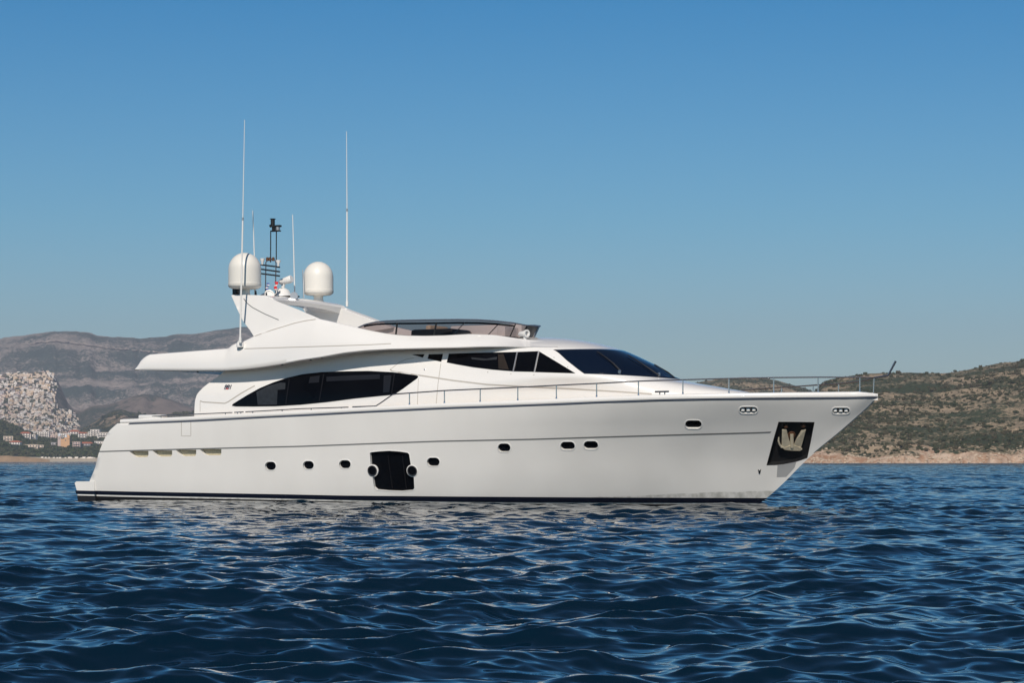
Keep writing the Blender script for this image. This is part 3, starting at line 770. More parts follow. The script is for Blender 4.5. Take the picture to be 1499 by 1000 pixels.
# whip antennas
def whip(pts, yl_, r0, r1, parent=yacht, name='whip_antenna', mt='white'):
    P = [onplane(a, b, yl_) for a, b in pts]; k = len(P)
    return MB().tube(P, [r0 + (r1 - r0) * i / (k - 1) for i in range(k)], 8).build(name, M[mt], parent)
def two_stage(lo, mid, hi, yl_, r, parent=yacht):
    a, m_, c_ = onplane(*lo, yl_), onplane(*mid, yl_), onplane(*hi, yl_)
    o = MB().tube([a, m_], [r, r * .85], 10).build('whip_antenna', M['white'], parent)
    MB().tube([a, a + (m_ - a).normalized() * .18], r * 1.5, 10).build('base', M['white'], o)
    MB().tube([m_ - (m_ - a).normalized() * .03, m_ + (m_ - a).normalized() * .06], r * 1.05, 10).build('ferrule', M['alum'], o)
    MB().tube([m_, c_], [r * .55, r * .30], 8).build('tip', M['white'], o)
    return o
two_stage((351.4, 502), (355.4, 321), (358, 175), -2.86, .030, fly)
MB().lathe([(.12, -.12), (.12, 0), (.05, .1)], onplane(351.4, 503, -2.7), 16).build('antenna_base', M['gel'], fly)
two_stage((508, 449), (508, 308), (507.3, 192), 2.35, .030, arch)
whip([(373.4, 436), (372.5, 380), (370, 308)], -1.6, .026, .015, arch)
whip([(431.5, 432), (430, 370), (428.3, 314)], .2, .024, .012, arch)
whip([(444.5, 436), (444, 415), (443, 395)], 1.6, .024, .018, arch)
b = onplane(345.5, 427.5, -2.0); MB().box(b, (.16, .2, .2), .02).build('stern_light', M['black'], arch)
MB().tube([b - Vector((0, 0, .25)), b], .03, 8).build('bracket', M['black'], arch)

# mast with its navigation lights
ym = -.7
P = lambda x, y, dy=0: onplane(x, y, ym + dy)
mast = MB()
for dy in (0, .28):
    mast.tube([P(388.5, 432, dy), P(389.2, 384, dy), P(392, 381, dy), P(398, 379.5, dy), P(403, 381.5, dy), P(404, 385, dy), P(403.2, 430, dy)], .02, 8)
mast = mast.build('mast', M['railsteel'], arch)
b = MB()
for ya_, yb2 in ((387.5, 391), (394, 397.8), (400.5, 404)):
    b.tube([P(382, ya_), P(409.5, yb2)], .026, 8)
b.build('crossbar', M['black'], mast)
b = MB()
for x in (396.3, 404.6):
    b.tube([P(x - .2, 384), P(x, 339)], .018, 8)
b.build('pole', M['black'], mast)
b = MB(); b.box(P(403.5, 338), (.34, .14, .04), .01); b.tube([P(399.5, 338), P(399.3, 330)], .035, 8)
b.tube([P(399.3, 332), P(399.3, 320.5)], .07, 12); b.tube([P(399.3, 320.8), P(399.3, 320.0)], .10, 12); b.tube([P(399.3, 329.5), P(395.3, 331)], .05, 8)
b.tube([P(402, 337), P(402, 330)], .04, 8); b.box(P(407, 330.8), (.2, .14, .06), .01); b.build('navigation_light', M['black'], mast)
MB().tube([P(406.8, 337), P(406.8, 331.5)], .07, 12).build('lens', M['alum'], mast)
for x, y in ((384, 382), (407.4, 384.5)): MB().lathe([(.03, -.12), (.04, -.04), (.085, .06), (.085, .08)], P(x, y), 14).build('horn', M['white'], mast)
for x in (391.5, 395, 400): MB().lathe([(.05, -.03), (.05, .06), (.02, .09)], P(x, 380.5), 12).build('lamp', M['brass'], mast)
def flag(x0, y0, x1, y1, cols, yy):
    a = onplane(x0, y0, yy); c_ = onplane(x1, y1, yy); V = []; Fc = []; n1, n2 = 5, 6
    r = bpy.data.objects
    for i in range(n1 + 1):
        for j in range(n2 + 1):
            V.append(Vector((a.x + (c_.x - a.x) * i / n1 + .02 * math.sin(j * 1.3), yy + .035 * math.sin(i * 1.7 + j * .8), a.z + (c_.z - a.z) * j / n2)))
    for i in range(n1):
        for j in range(n2): q = i * (n2 + 1) + j; Fc.append((q, q + 1, q + n2 + 2, q + n2 + 1))
    o = mesh('flag', V, Fc, cols, mast, True, 80)
    for k, pg in enumerate(o.data.polygons): pg.material_index = (k % n2) % len(cols)
    s = o.modifiers.new('s', 'SOLIDIFY'); s.thickness = .006
flag(389.6, 414.5, 393.6, 426, [M['blue'], M['white']], ym - .06)
flag(401.5, 412.5, 406.4, 425, [M['red'], M['red'], M['white']], ym - .06)

# open-array radar
pr_ = onplane(413.5, 434, -.2)
r_ = MB().lathe([(.34, -.05), (.34, .02), (.30, .07), (.26, .10), (.22, .2), (.12, .26), (.05, .27)], pr_, 28).build('radar', M['white'], arch)
a, c_ = onplane(409.5, 413.6, -.2), onplane(427, 408.2, -.2)
MB().tube([a, a.lerp(c_, .08), a.lerp(c_, .92), c_], [.06, .095, .13, .11], 14).build('scanner_bar', M['white'], r_)
MB().tube([pr_ + Vector((0, 0, .2)), a.lerp(c_, .35)], .06, 10).build('post', M['white'], r_)
b = MB(); b.box(onplane(421, 434.4, -.4), (.75, .3, .05), .01); b.tube([onplane(404, 431.5, -.5), onplane(404, 438, -.5)], .05, 8); b.tube([onplane(429, 433, -.4), onplane(432.5, 429.5, -.4), onplane(433.8, 437, -.4)], .045, 8); b.build('equipment_bracket', M['black'], arch)
MB().lathe([(.03, -.02), (.10, 0), (.13, .03), (.13, .06)], onplane(431, 433.5, -.6), 18, (.3, -1, .1)).build('camera', M['alum'], arch)
q = onplane(394, 432.3, -1.2)
hl = MB().lathe([(.10, -.38), (.11, -.2), (.13, -.04), (.165, 0), (.175, .03), (.15, .035), (.13, .0)], q, 24, (.45, -1, .08)).build('loudhailer', M['white'], arch)
MB().tube([q - Vector((.25, -.1, 0)), q - Vector((.5, -.15, .05))], [.09, .05], 10).build('loudhailer_body', M['white'], hl)
MB().box(q - Vector((.1, -.2, .22)), (.2, .14, .25), .02).build('bracket', M['white'], hl)
for x, y, yy in ((374.5, 431.5, -1.8), (390, 434.5, -1.6)):
    MB().tube([onplane(x, y + 5, yy), onplane(x, y - 6, yy)], [.05, .02], 8).build('small_antenna', M['black'], arch)

# ---------------- flybridge windscreen (smoked) and helm
def scr_line(pxs, yfn): return [ony(x, y, yfn) for x, y in pxs]
yb_ = lambda x, z: -(np.interp(x, [10.5, 12, 13.5, 14.5, 15.1], [2.28, 2.2, 2.0, 1.75, 1.3]))
yt_ = lambda x, z: yb_(x - .08, z) - .05
BOT = scr_line([(523.5, 480.3), (545, 485.2), (564, 489), (580, 490.7), (596, 492), (634, 492.4), (670, 490.8), (700, 490.6), (722, 492.0)], yb_)
TOP = scr_line([(524, 479.9), (534, 475.2), (548, 471.8), (565, 470), (590, 469), (634, 468.2), (670, 467.8), (700, 468.3), (726, 469.9)], yt_)
zb0, zt0 = BOT[-1].z, TOP[-1].z
BOT += [Vector((15.36, -.9, zb0 - .02)), Vector((15.50, -.45, zb0 - .03)), Vector((15.55, 0, zb0 - .03))]
TOP += [Vector((15.56, -.95, zt0 - .05)), Vector((15.74, -.48, zt0 - .10)), Vector((15.80, 0, zt0 - .12))]
def resamp(P, n):
    L = [0]
    for i in range(1, len(P)): L.append(L[-1] + (P[i] - P[i - 1]).length)
    return [Vector([float(np.interp(L[-1] * j / n, L, [p[c] for p in P])) for c in range(3)]) for j in range(n + 1)]
n = 70; B_, T_ = resamp(BOT, n), resamp(TOP, n)
B_ = B_ + [Vector((p.x, -p.y, p.z)) for p in B_[-2::-1]]; T_ = T_ + [Vector((p.x, -p.y, p.z)) for p in T_[-2::-1]]
V = []; Fc = []; NV2 = 5
for a, c_ in zip(B_, T_):
    V += [a.lerp(c_, t / NV2) for t in range(NV2 + 1)]
for i in range(len(B_) - 1):
    for r in range(NV2): q = i * (NV2 + 1) + r; Fc.append((q, q + 1, q + NV2 + 2, q + NV2 + 1))
fs = mesh('flybridge_screen', V, Fc, M['smoked'], fly, True, 80)
MB().tube(T_, .022, 6).build('screen_top_rail', M['steelblue'], fs)
rail_in = [a.lerp(c_, .80) + Vector((0, .10 if a.y < 0 else -.10, 0)) for a, c_ in zip(B_, T_)]
MB().tube(rail_in[2:60], .03, 8).build('handrail', M['black'], fs)
MB().tube(rail_in[-60:-2], .03, 8).build('handrail', M['black'], fs)
MB().tube([p + Vector((0, 0, .0)) for p in B_], .025, 6).build('screen_gasket', M['black'], fs)
def scr_at(px):
    i = min(range(n + 1), key=lambda k: abs((CX + F * (ROOTM @ B_[k]).x / (ROOTM @ B_[k]).y) - px)); return i
for px in (580.5, 634, 745):
    i = scr_at(px); MB().tube([B_[i], T_[i].lerp(B_[i], .15)] if px < 700 else [B_[i], T_[i]], .028 if px < 700 else .02, 8).build('screen_post', M['black'], fs)
for p0, p1 in ((660, 675), (712, 722)):
    i, j = scr_at(p0), scr_at(p1); MB().tube([B_[i] + Vector((0, .15, 0)), T_[j] + Vector((0, .05, -.08))], .014, 6).build('screen_stay', M['alum'], fs)
# black fairing at the front of the screen
k0 = int(n * .955); V = []; Fc = []
rng = list(range(k0, len(B_) - k0))
for i in rng: V += [B_[i] + Vector((.03, 0, 0)), T_[i] + Vector((.03, 0, 0)), T_[i] + Vector((-.05, 0, -.02)), B_[i] + Vector((-.05, 0, 0))]
for i in range(len(rng) - 1):
    for r in range(4): Fc.append((4 * i + r, 4 * i + 4 + r, 4 * i + 4 + (r + 1) % 4, 4 * i + (r + 1) % 4))
e = 4 * (len(rng) - 1); Fc += [(0, 1, 2, 3), (e + 3, e + 2, e + 1, e)]
mesh('screen_fairing', V, Fc, M['black'], fs, True, 40)
hz = zl(12.8) + .1
def box_part(name, c, d, m, bev=.05): return MB().box(c, d, bev).build(name, m, fly)
box_part('helm_console', Vector((13.0, -.9, hz + .30)), (1.5, 1.3, .55), M['black'], .1)
box_part('helm_console', Vector((12.2, .6, hz + .30)), (1.6, 1.3, .52), M['black'], .1)
sx_ = onplane(662, 489, -.2)
box_part('helm_seat', Vector((sx_.x, -.2, sx_.z - .08)), (.9, 1.2, .34), M['cream'], .12)
box_part('helm_seat', Vector((sx_.x - .55, -.2, sx_.z + .02)), (.2, 1.2, .5), M['cream'], .08)
w1 = onplane(716, 490, 1.3); MB().box(Vector((w1.x, 1.3, w1.z + .0)), (2.6, .5, .62), .08).build('settee', M['gel'], fly)
w1 = onplane(752, 489, .6); MB().box(Vector((w1.x - .2, .7, w1.z - .02)), (.3, 1.2, .5), .06).build('settee', M['gel'], fly)
# searchlight on the roof
q = ony(768.5, 488.5, lambda x, z: -1.15)
slt = MB().lathe([(.05, -.26), (.085, -.2), (.09, .02), (.12, .05), (.12, .1), (.075, .1), (.07, .05), (.002, .045)], q, 24, (.95, -.35, .03)).build('searchlight', M['white'], fly)
MB().tube([q - Vector((0, 0, .2)), q], .05, 12).build('searchlight_post', M['white'], slt)
MB().lathe([(.07, .05), (.05, .06), (.001, .065)], q, 20, (.95, -.35, .03)).build('lens', M['alum'], slt)

# ---------------- guard rails
yr = lambda x, z: sheer_y(x) * 1.0 + .09 * min(1, abs(sheer_y(x)) / .3)
def rl(pts, yf=yr): return [ony(a, b, yf) for a, b in pts]
R1 = rl([(513, 596.2), (550, 594.6)]) ; 
top = rl([(516, 595.9), (550, 594.7), (556, 591), (574.5, 578), (580, 577), (649.6, 572), (702.4, 569.6), (757, 567.2), (840, 563), (873, 561.6), (934, 558.2), (997.6, 556.2), (1067, 554.2), (1132.5, 552.9), (1197.6, 552.3), (1257, 552.6), (1272, 553)])
# close round the bow to port
ptop = [ony(a, b, lambda x, z: -yr(x, z)) for a, b in ((1279, 553.4), (1260, 558.3), (1226, 562.2), (1195, 563.9), (1166, 566), (1130, 568.2), (1086, 571.6))]
rail = MB().tube(top + [ony(1279, 553.2, lambda x, z: 0.0)] + ptop[1:], .021, 8).build('guard_rail', M['railsteel'], hull)
st_ = [(599.5, 576, 594.5), (650.6, 572.2, 593), (703, 569.8, 590.5), (758, 567.2, 587.8), (814.5, 564.5, 585.4), (873.4, 561.8, 582.6), (934.6, 558.4, 579.6), (999.6, 556.2, 578), (1067, 554.4, 577.2), (1132.6, 553, 576.6), (1197.6, 552.4, 576), (1258.6, 552.8, 575.8)]
for x, a, b_ in st_:
    p = ony(x, a, yr); f = Vector((p.x, p.y, z_sheer(p.x) + .14)); s = MB().tube([f, p], .019, 8)
    s.lathe([(.03, -.01), (.028, .03), (.02, .07)], f, 10); s.build('stanchion', M['steel'], hull)
q = ony(1279.5, 553.2, lambda x, z: 0.0); MB().tube([Vector((q.x - .02, 0, z_sheer(26.7) + .12)), q], .019, 8).build('stanchion', M['steel'], hull)
for x, a in ((1144, 567.4), (1190.5, 564), (1227.5, 562.2)):
    p = ony(x, a, lambda x_, z_: -yr(x_, z_)); MB().tube([Vector((p.x, p.y, z_sheer(p.x) + .14)), p], .018, 8).build('stanchion', M['steel'], hull)
# bow staff
q2 = ony(1300, 550, lambda x, z: 0.0); q3 = ony(1311.2, 528.8, lambda x, z: 0.0)
MB().tube([q, q2], .03, 8).build('pulpit_bar', M['railsteel'], hull)
MB().tube([q2, q3], [.028, .034], 8).build('bow_staff', M['railsteel'], hull)
# low aft rails
ya2 = lambda x, z: sheer_y(x) + .06
for l in ([(178, 613.6), (182, 611.8), (200, 610.8), (235, 609.2), (288, 606.5), (340, 604.2)], [(343, 604), (356.5, 603.3)], [(359.5, 603.2), (400, 601), (440, 598.6), (490, 597), (510, 596.3)]):
    MB().tube(rl(l, ya2), .018, 8).build('guard_rail', M['railsteel'], hull)
for x, y in ((330, 605), (347.5, 604), (352.5, 603.8), (370, 602.8), (413, 600.4), (455.5, 598.2), (499.5, 596.6), (522, 596), (527, 595.6), (548, 595)):
    p = ony(x, y, ya2); MB().tube([p, Vector((p.x, p.y, z_sheer(p.x) + .12))], .016, 8).build('stanchion', M['railsteel'], hull)
p = ony(224, 611, lambda x, z: -2.6); MB().box(Vector((p.x, -2.6, p.z)), (.9, .4, .16), .05).build('locker', M['gel'], hull)
p = ony(188, 613, lambda x, z: -1.5)
# mooring cleat on the foredeck side
p = ony(969, 573.6, yr); cl = MB().tube([p - Vector((.22, 0, 0)), p + Vector((.22, 0, 0))], .028, 8)
for d in (-.07, .09): cl.tube([p + Vector((d, 0, 0)), p + Vector((d, 0, -.16))], .02, 8)
cl.build('cleat', M['railsteel'], hull)

# ================================================================== THE SEA: real wave geometry
def sea_material():
    m = bpy.data.materials.new('sea_water'); m.use_nodes = True; n = m.node_tree; b = n.nodes['Principled BSDF']; L = n.links
    b.inputs['Base Color'].default_value = (0.0009, 0.0105, 0.022, 1); b.inputs['Roughness'].default_value = 0.02; b.inputs['IOR'].default_value = 1.39
    g = n.nodes.new('ShaderNodeNewGeometry')
    mp = n.nodes.new('ShaderNodeMapping'); mp.inputs['Scale'].default_value = (1.0, 1.7, 1.0); mp.inputs['Rotation'].default_value = (0, 0, .25)
    L.new(g.outputs['Position'], mp.inputs[0])
    n1 = n.nodes.new('ShaderNodeTexNoise'); n1.noise_type = 'RIDGED_MULTIFRACTAL'; n1.normalize = False; n1.inputs['Scale'].default_value = 2.1; n1.inputs['Detail'].default_value = 6.5; n1.inputs['Roughness'].default_value = .55; n1.inputs['Distortion'].default_value = .5
    L.new(mp.outputs[0], n1.inputs['Vector'])
    bp = n.nodes.new('ShaderNodeBump'); bp.inputs['Strength'].default_value = 1.0; bp.inputs['Distance'].default_value = 0.030
    L.new(n1.outputs[0], bp.inputs['Height'])
    # beyond the finely modelled water the shorter chop is carried by this second relief
    n2 = n.nodes.new('ShaderNodeTexNoise'); n2.inputs['Scale'].default_value = .75; n2.inputs['Detail'].default_value = 4; n2.inputs['Roughness'].default_value = .6; n2.inputs['Distortion'].default_value = .5
    L.new(mp.outputs[0], n2.inputs['Vector']); sp = n.nodes.new('ShaderNodeSeparateXYZ'); L.new(g.outputs['Position'], sp.inputs[0])
    mr = n.nodes.new('ShaderNodeMapRange'); mr.inputs[1].default_value = 85; mr.inputs[2].default_value = 320; L.new(sp.outputs[1], mr.inputs[0])
    b2 = n.nodes.new('ShaderNodeBump'); b2.inputs['Distance'].default_value = .34; L.new(mr.outputs[0], b2.inputs['Strength']); L.new(n2.outputs[0], b2.inputs['Height'])
    L.new(b2.outputs[0], bp.inputs['Normal']); L.new(bp.outputs[0], b.inputs['Normal'])
    return m
M['sea'] = sea_material()
rs = np.random.RandomState(11)
waves = []
for lo, hi, cnt, sl_, spread in ((5.0, 9.0, 10, .009, .35), (2.4, 5.0, 18, .014, .5), (1.1, 2.4, 28, .021, .6), (.5, 1.1, 38, .024, .65), (.18, .5, 54, .016, .75)):
    for _ in range(cnt):
        lam = math.exp(rs.uniform(math.log(lo), math.log(hi))); k = 2 * math.pi / lam
        th = -math.pi / 2 + .38 + rs.normal() * spread      # running towards the camera, a little to the right
        waves.append((k * math.cos(th), k * math.sin(th), sl_ / k * rs.uniform(.6, 1.4), rs.uniform(0, 2 * math.pi), k))
def sea_grid(y, half):
    X = (np.linspace(-1, 1, half.shape[1] if half.ndim > 1 else 2)); return X
def displaced(X, Y, cell):
    Z = np.zeros_like(X); DX = np.zeros_like(X); DY = np.zeros_like(X)
    # gusts: patches where the short waves stand higher
    gust = 1 + .45 * np.sin(X * .11 + Y * .043 + 1.3) * np.sin(Y * .07 - X * .05 + .4)
    far_ = 1 + .9 * np.clip((Y - 90) / 250, 0, 1)
    for kx, ky, a, ph, k in waves:
        lam = 2 * math.pi / k
        fade = np.clip((lam / cell - 2.2) / 2.0, 0, 1)
        if not fade.any(): continue
        p = kx * X + ky * Y + ph; aa = a * fade * (gust if lam < 2.4 else 1) * far_; s = np.sin(p); c = np.cos(p)
        Z += aa * c; q = 1.05 * aa / k; DX -= q * kx * s; DY -= q * ky * s
    return X + DX, Y + DY, Z
yy = [8.0]
while yy[-1] < 1500: yy.append(yy[-1] * 1.0024 + .001)
while yy[-1] < 9300: yy.append(yy[-1] * 1.02)
yy = np.array(yy); NC = 940
uu = np.linspace(-1, 1, NC)
Yg = np.repeat(yy[:, None], NC, 1); Xg = uu[None, :] * (Yg * .33 + 4.0)
cellv = np.maximum(np.gradient(yy)[:, None] * .8, (Yg * .33 + 4) * 2 / NC)
Xd, Yd, Zd = displaced(Xg.ravel(), Yg.ravel(), np.repeat(cellv, 1, 1).ravel() if cellv.shape == Yg.shape else np.broadcast_to(cellv, Yg.shape).ravel())
fadeZ = np.ones_like(Zd)
# the hull damps the water it sits in: nothing to do, the mesh simply passes through it
nr = len(yy); co_ = np.stack([Xd, Yd, Zd], 1)
idx = np.arange(nr * NC).reshape(nr, NC); q = np.stack([idx[:-1, :-1], idx[:-1, 1:], idx[1:, 1:], idx[1:, :-1]], -1).reshape(-1, 4)
# skirt out to the horizon on every side
ext = np.array([[-9000, -60, -.45], [9000, -60, -.45], [9000, 9300, -.45], [-9000, 9300, -.45]]); b0 = len(co_)
co_ = np.vstack([co_, ext]); q = np.vstack([q, [[b0, b0 + 1, b0 + 2, b0 + 3]]])
me = bpy.data.meshes.new('sea'); me.vertices.add(len(co_)); me.vertices.foreach_set('co', co_.ravel())
me.loops.add(q.size); me.loops.foreach_set('vertex_index', q.ravel().astype(np.int32)); me.polygons.add(len(q))
me.polygons.foreach_set('loop_start', np.arange(0, q.size, 4, dtype=np.int32)); me.polygons.foreach_set('loop_total', np.full(len(q), 4, np.int32))
me.polygons.foreach_set('use_smooth', np.ones(len(q), bool)); me.update(calc_edges=True)
sea = link('sea', me, M['sea']); tag(sea, kind='structure')
print('SEA verts', len(co_))

# ================================================================== LAND
def hash2(ix, iy, seed):
    h = (ix.astype(np.int64) * 374761393 + iy.astype(np.int64) * 668265263 + seed * 1274126177) & 0xffffffff
    h = ((h ^ (h >> 13)) * 1274126177) & 0xffffffff; return ((h ^ (h >> 16)) & 0xffff) / 65535.0
def vnoise(x, y, seed=0):
    ix, iy = np.floor(x), np.floor(y); fx, fy = x - ix, y - iy; fx = fx * fx * (3 - 2 * fx); fy = fy * fy * (3 - 2 * fy); ix = ix.astype(np.int64); iy = iy.astype(np.int64)
    a, b, c, d = hash2(ix, iy, seed), hash2(ix + 1, iy, seed), hash2(ix, iy + 1, seed), hash2(ix + 1, iy + 1, seed)
    return (a * (1 - fx) + b * fx) * (1 - fy) + (c * (1 - fx) + d * fx) * fy
def fbm(x, y, o=5, seed=0, ridged=False):
    s = np.zeros_like(x, dtype=float); a = .5; t = 0
    for i in range(o):
        v = vnoise(x, y, seed + i * 17)
        if ridged: v = 1 - abs(2 * v - 1)
        s += a * v; t += a; a *= .5; x = x * 2.03 + 5.1; y = y * 2.03 + 1.7
    return s / t

class Land:
    """Terrain sheet whose crest follows the skyline; z = crest(X/Y) * profile(t), eroded by gullies."""
    def __init__(s, name, crest, y0, y1, px0, px1, nx, ny, base, prof, gul, seed, m, back=True, gscale=1.0, bluff=0):
        s.bluff = bluff
        s.crest = lin(crest); s.y0, s.y1, s.prof, s.gul, s.seed, s.base, s.gs = y0, y1, prof, gul, seed, base, gscale
        px = np.linspace(px0, px1, nx); t = np.concatenate([np.linspace(0, 1, ny), np.linspace(1.05, 1.6, 8)]) if back else np.linspace(0, 1, ny)
        P, T = np.meshgrid(px, t); X, Y, Z = s.xyz(P, T)
        co = np.stack([X.ravel(), Y.ravel(), Z.ravel()], 1); n, k = P.shape
        i = np.arange(n * k).reshape(n, k); q = np.stack([i[:-1, :-1], i[:-1, 1:], i[1:, 1:], i[1:, :-1]], -1).reshape(-1, 4)
        me = bpy.data.meshes.new(name); me.from_pydata(co.tolist(), [], q.tolist()); me.polygons.foreach_set('use_smooth', [True] * len(me.polygons)); me.update()
        s.o = link(name, me, m); tag(s.o, kind='structure')
    def shore(s, P): return (fbm(P / 16.0, P * 0 + s.seed, 4, 7) - .5) * s.y0 * .02
    def xyz(s, P, T):
        Y = s.y0 + (s.y1 - s.y0) * T + s.shore(P); X = (P - CX) / F * Y
        cr = np.vectorize(s.crest)(P); zc = (HY - cr) / F * (s.y1) + EYE
        pr = np.interp(T, [a for a, b in s.prof], [b for a, b in s.prof])
        g = (fbm(X / (260 * s.gs), Y / (420 * s.gs), 5, s.seed, True) - .55) * s.gul * np.clip(T * 3, 0, 1) * np.clip((1 - T) * 4, .08, 1)
        g += (fbm(X / (45 * s.gs), Y / (60 * s.gs), 4, s.seed + 9) - .5) * s.gul * .35 * np.clip(T * 6, 0, 1) * np.clip((1.02 - T) * 6, .3, 1)
        Z = s.base + (zc - s.base) * pr + g * np.clip(pr * 4, 0, 1)
        if s.bluff: Z += (fbm(X / 14, Y / 14, 4, 91) - .42) * s.bluff * np.clip(T * 60, 0, 1) * np.clip((.12 - T) * 20, 0, 1)
        Z = np.where(T > 1.0, s.base + (zc - s.base) * (1 - .5 * (T - 1)), Z)
        return X, Y, Z
    def find(s, px, py):
        """the first point of the sheet seen at photograph pixel (px, py)"""
        T = np.linspace(0, 1, 240); X, Y, Z = s.xyz(np.full_like(T, px), T); yp = HY - F * (Z - EYE) / Y; m = np.minimum.accumulate(yp)
        k = int(np.argmax(m <= py)) if (m <= py).any() else len(T) - 1
        return Vector((X[k], Y[k], Z[k]))

def ground_mat(name, soil, soil2, scrub, thr, soft, sc, fine, bare=None, haze=0, speck=.5):
    m = bpy.data.materials.new(name); m.use_nodes = True; n = m.node_tree; b = n.nodes['Principled BSDF']; L = n.links
    b.inputs['Roughness'].default_value = .95; b.inputs['Specular IOR Level'].default_value = .1
    g = n.nodes.new('ShaderNodeNewGeometry')
    def noise(s, d, r=.6, dist=0):
        q = n.nodes.new('ShaderNodeTexNoise'); q.inputs['Scale'].default_value = s; q.inputs['Detail'].default_value = d; q.inputs['Roughness'].default_value = r; q.inputs['Distortion'].default_value = dist
        L.new(g.outputs['Position'], q.inputs['Vector']); return q.outputs[0]
    def rng(x, a, b_, c=0, d=1):
        q = n.nodes.new('ShaderNodeMapRange'); L.new(x, q.inputs[0]); q.inputs[1].default_value = a; q.inputs[2].default_value = b_; q.inputs[3].default_value = c; q.inputs[4].default_value = d; return q.outputs[0]
    def mix(f, a, b_):
        q = n.nodes.new('ShaderNodeMix'); q.data_type = 'RGBA'; L.new(f, q.inputs[0])
        for s_, v in ((6, a), (7, b_)):
            if isinstance(v, tuple): q.inputs[s_].default_value = (*v, 1)
            else: L.new(v, q.inputs[s_])
        return q.outputs[2]
    s1 = mix(rng(noise(fine * .35, 5), .4, .62), soil, soil2)
    # scrub: broad patches break up into single bushes
    ad = n.nodes.new('ShaderNodeMath'); ad.operation = 'MULTIPLY_ADD'; L.new(noise(sc, 4), ad.inputs[0]); ad.inputs[1].default_value = 1.0
    mu = n.nodes.new('ShaderNodeMath'); mu.operation = 'MULTIPLY'; L.new(noise(fine, 3, .7), mu.inputs[0]); mu.inputs[1].default_value = speck; L.new(mu.outputs[0], ad.inputs[2])
    f = rng(ad.outputs[0], thr - soft, thr + soft)
    s2 = mix(f, s1, mix(rng(noise(fine * 1.7, 2), .35, .65), scrub, tuple(c * 1.7 for c in scrub)))
    L.new(s2, b.inputs['Base Color'])
    bp = n.nodes.new('ShaderNodeBump'); bp.inputs['Strength'].default_value = .8; bp.inputs['Distance'].default_value = .6 / fine * .35
    L.new(ad.outputs[0], bp.inputs['Height']); L.new(bp.outputs[0], b.inputs['Normal'])
    return m, n, b, g, rng, mix, noise, s2

# --- far mountain, about five to seven and a half kilometres away
mm = ground_mat('mountain_scrub', (.35, .295, .265), (.235, .205, .185), (.034, .050, .046), .905, .04, .0045, .11, speck=.86)
crest_far = [(-1600, 640), (-1100, 560), (-600, 520), (-200, 508), (-60, 502), (0, 496.5), (30, 491.5), (60, 487.5), (90, 485.5), (112, 485), (128, 488), (142, 491), (170, 493.5), (200, 496), (225, 495), (250, 491.5), (290, 488), (340, 481), (380, 478), (450, 487), (520, 505), (620, 535), (760, 560), (900, 590), (1050, 640), (1150, 672)]
prof_far = [(0, 0), (.08, .07), (.3, .26), (.42, .44), (.55, .52), (.7, .70), (.85, .88), (.95, .975), (1, 1)]
far = Land('mountain', crest_far, 5200, 7400, -1600, 1180, 860, 130, 2, prof_far, 46, 3, mm[0])
# --- near foot hill behind the stern (dark pines and bare earth)
mf_ = ground_mat('foothill_scrub', (.34, .25, .17), (.24, .18, .13), (.022, .032, .018), .78, .05, .010, .12, speck=.6)
foot = Land('foothill', [(-200, 668), (70, 668), (100, 650), (118, 633), (135, 620), (150, 609), (165, 601), (178, 600), (190, 603), (215, 607), (250, 606), (290, 603), (340, 606), (420, 615), (520, 640), (620, 670)], 3700, 4300, 40, 640, 240, 50, 1, [(0, 0), (.3, .3), (.7, .78), (.9, .96), (1, 1)], 12, 21, mf_[0], gscale=.4)
# grey-brown plateau between the mountain and the town
mp_ = ground_mat('bare_slope', (.22, .175, .15), (.16, .13, .115), (.035, .046, .036), .88, .04, .004, .09, speck=.6)
slope = Land('hillside', [(-1500, 640), (-700, 600), (-300, 548), (0, 548), (60, 545), (76, 545), (86, 560), (98, 588), (108, 600), (120, 601), (135, 594), (160, 592), (178, 586), (196, 580), (215, 577), (235, 580), (262, 590), (300, 604), (360, 615), (480, 630), (640, 668)], 4400, 5150, -1500, 680, 520, 60, 1, [(0, 0), (.15, .08), (.5, .45), (.9, .95), (1, 1)], 8, 33, mp_[0], gscale=.5)
# --- wooded coast on the left
mc_ = ground_mat('wooded_ground', (.14, .12, .07), (.07, .075, .04), (.018, .03, .016), .62, .1, .012, .12, speck=.5)
coast = Land('wooded_coast', [(-1500, 640), (-400, 588), (-100, 600), (0, 615), (14, 621), (28, 628), (42, 634), (56, 640), (75, 644), (95, 641), (110, 638), (130, 640), (150, 637), (200, 636), (300, 640), (420, 650), (560, 668)], 2950, 3620, -1500, 600, 560, 60, .6, [(0, 0), (.04, .05), (.3, .30), (.6, .62), (1, 1)], 5, 41, mc_[0], gscale=.4)
# --- rocky point and beach
mr_ = ground_mat('shore_rock', (.52, .36, .23), (.36, .24, .14), (.12, .09, .06), .95, .06, .05, .5, speck=.5)
spit = Land('rocky_point', [(-900, 673), (-400, 666), (-40, 667.3), (0, 667.6), (12, 667.4), (22, 668.6), (32, 668.6), (45, 670.2), (58, 671.4), (70, 673.2), (73, 674.6)], 2350, 2480, -900, 73, 420, 20, -.3, [(0, 0), (.15, .25), (.4, .45), (.8, .9), (1, 1)], 2.2, 52, mr_[0], gscale=.06)
mb_ = ground_mat('beach_sand', (.62, .53, .40), (.50, .42, .32), (.3, .25, .2), .99, .05, .03, .3)
beach = Land('beach', [(-1500, 668), (0, 668.6), (60, 669.6), (100, 670.6), (600, 670.6)], 2840, 2990, -1500, 600, 120, 8, -.3, [(0, 0), (1, 1)], .3, 61, mb_[0], gscale=.3)

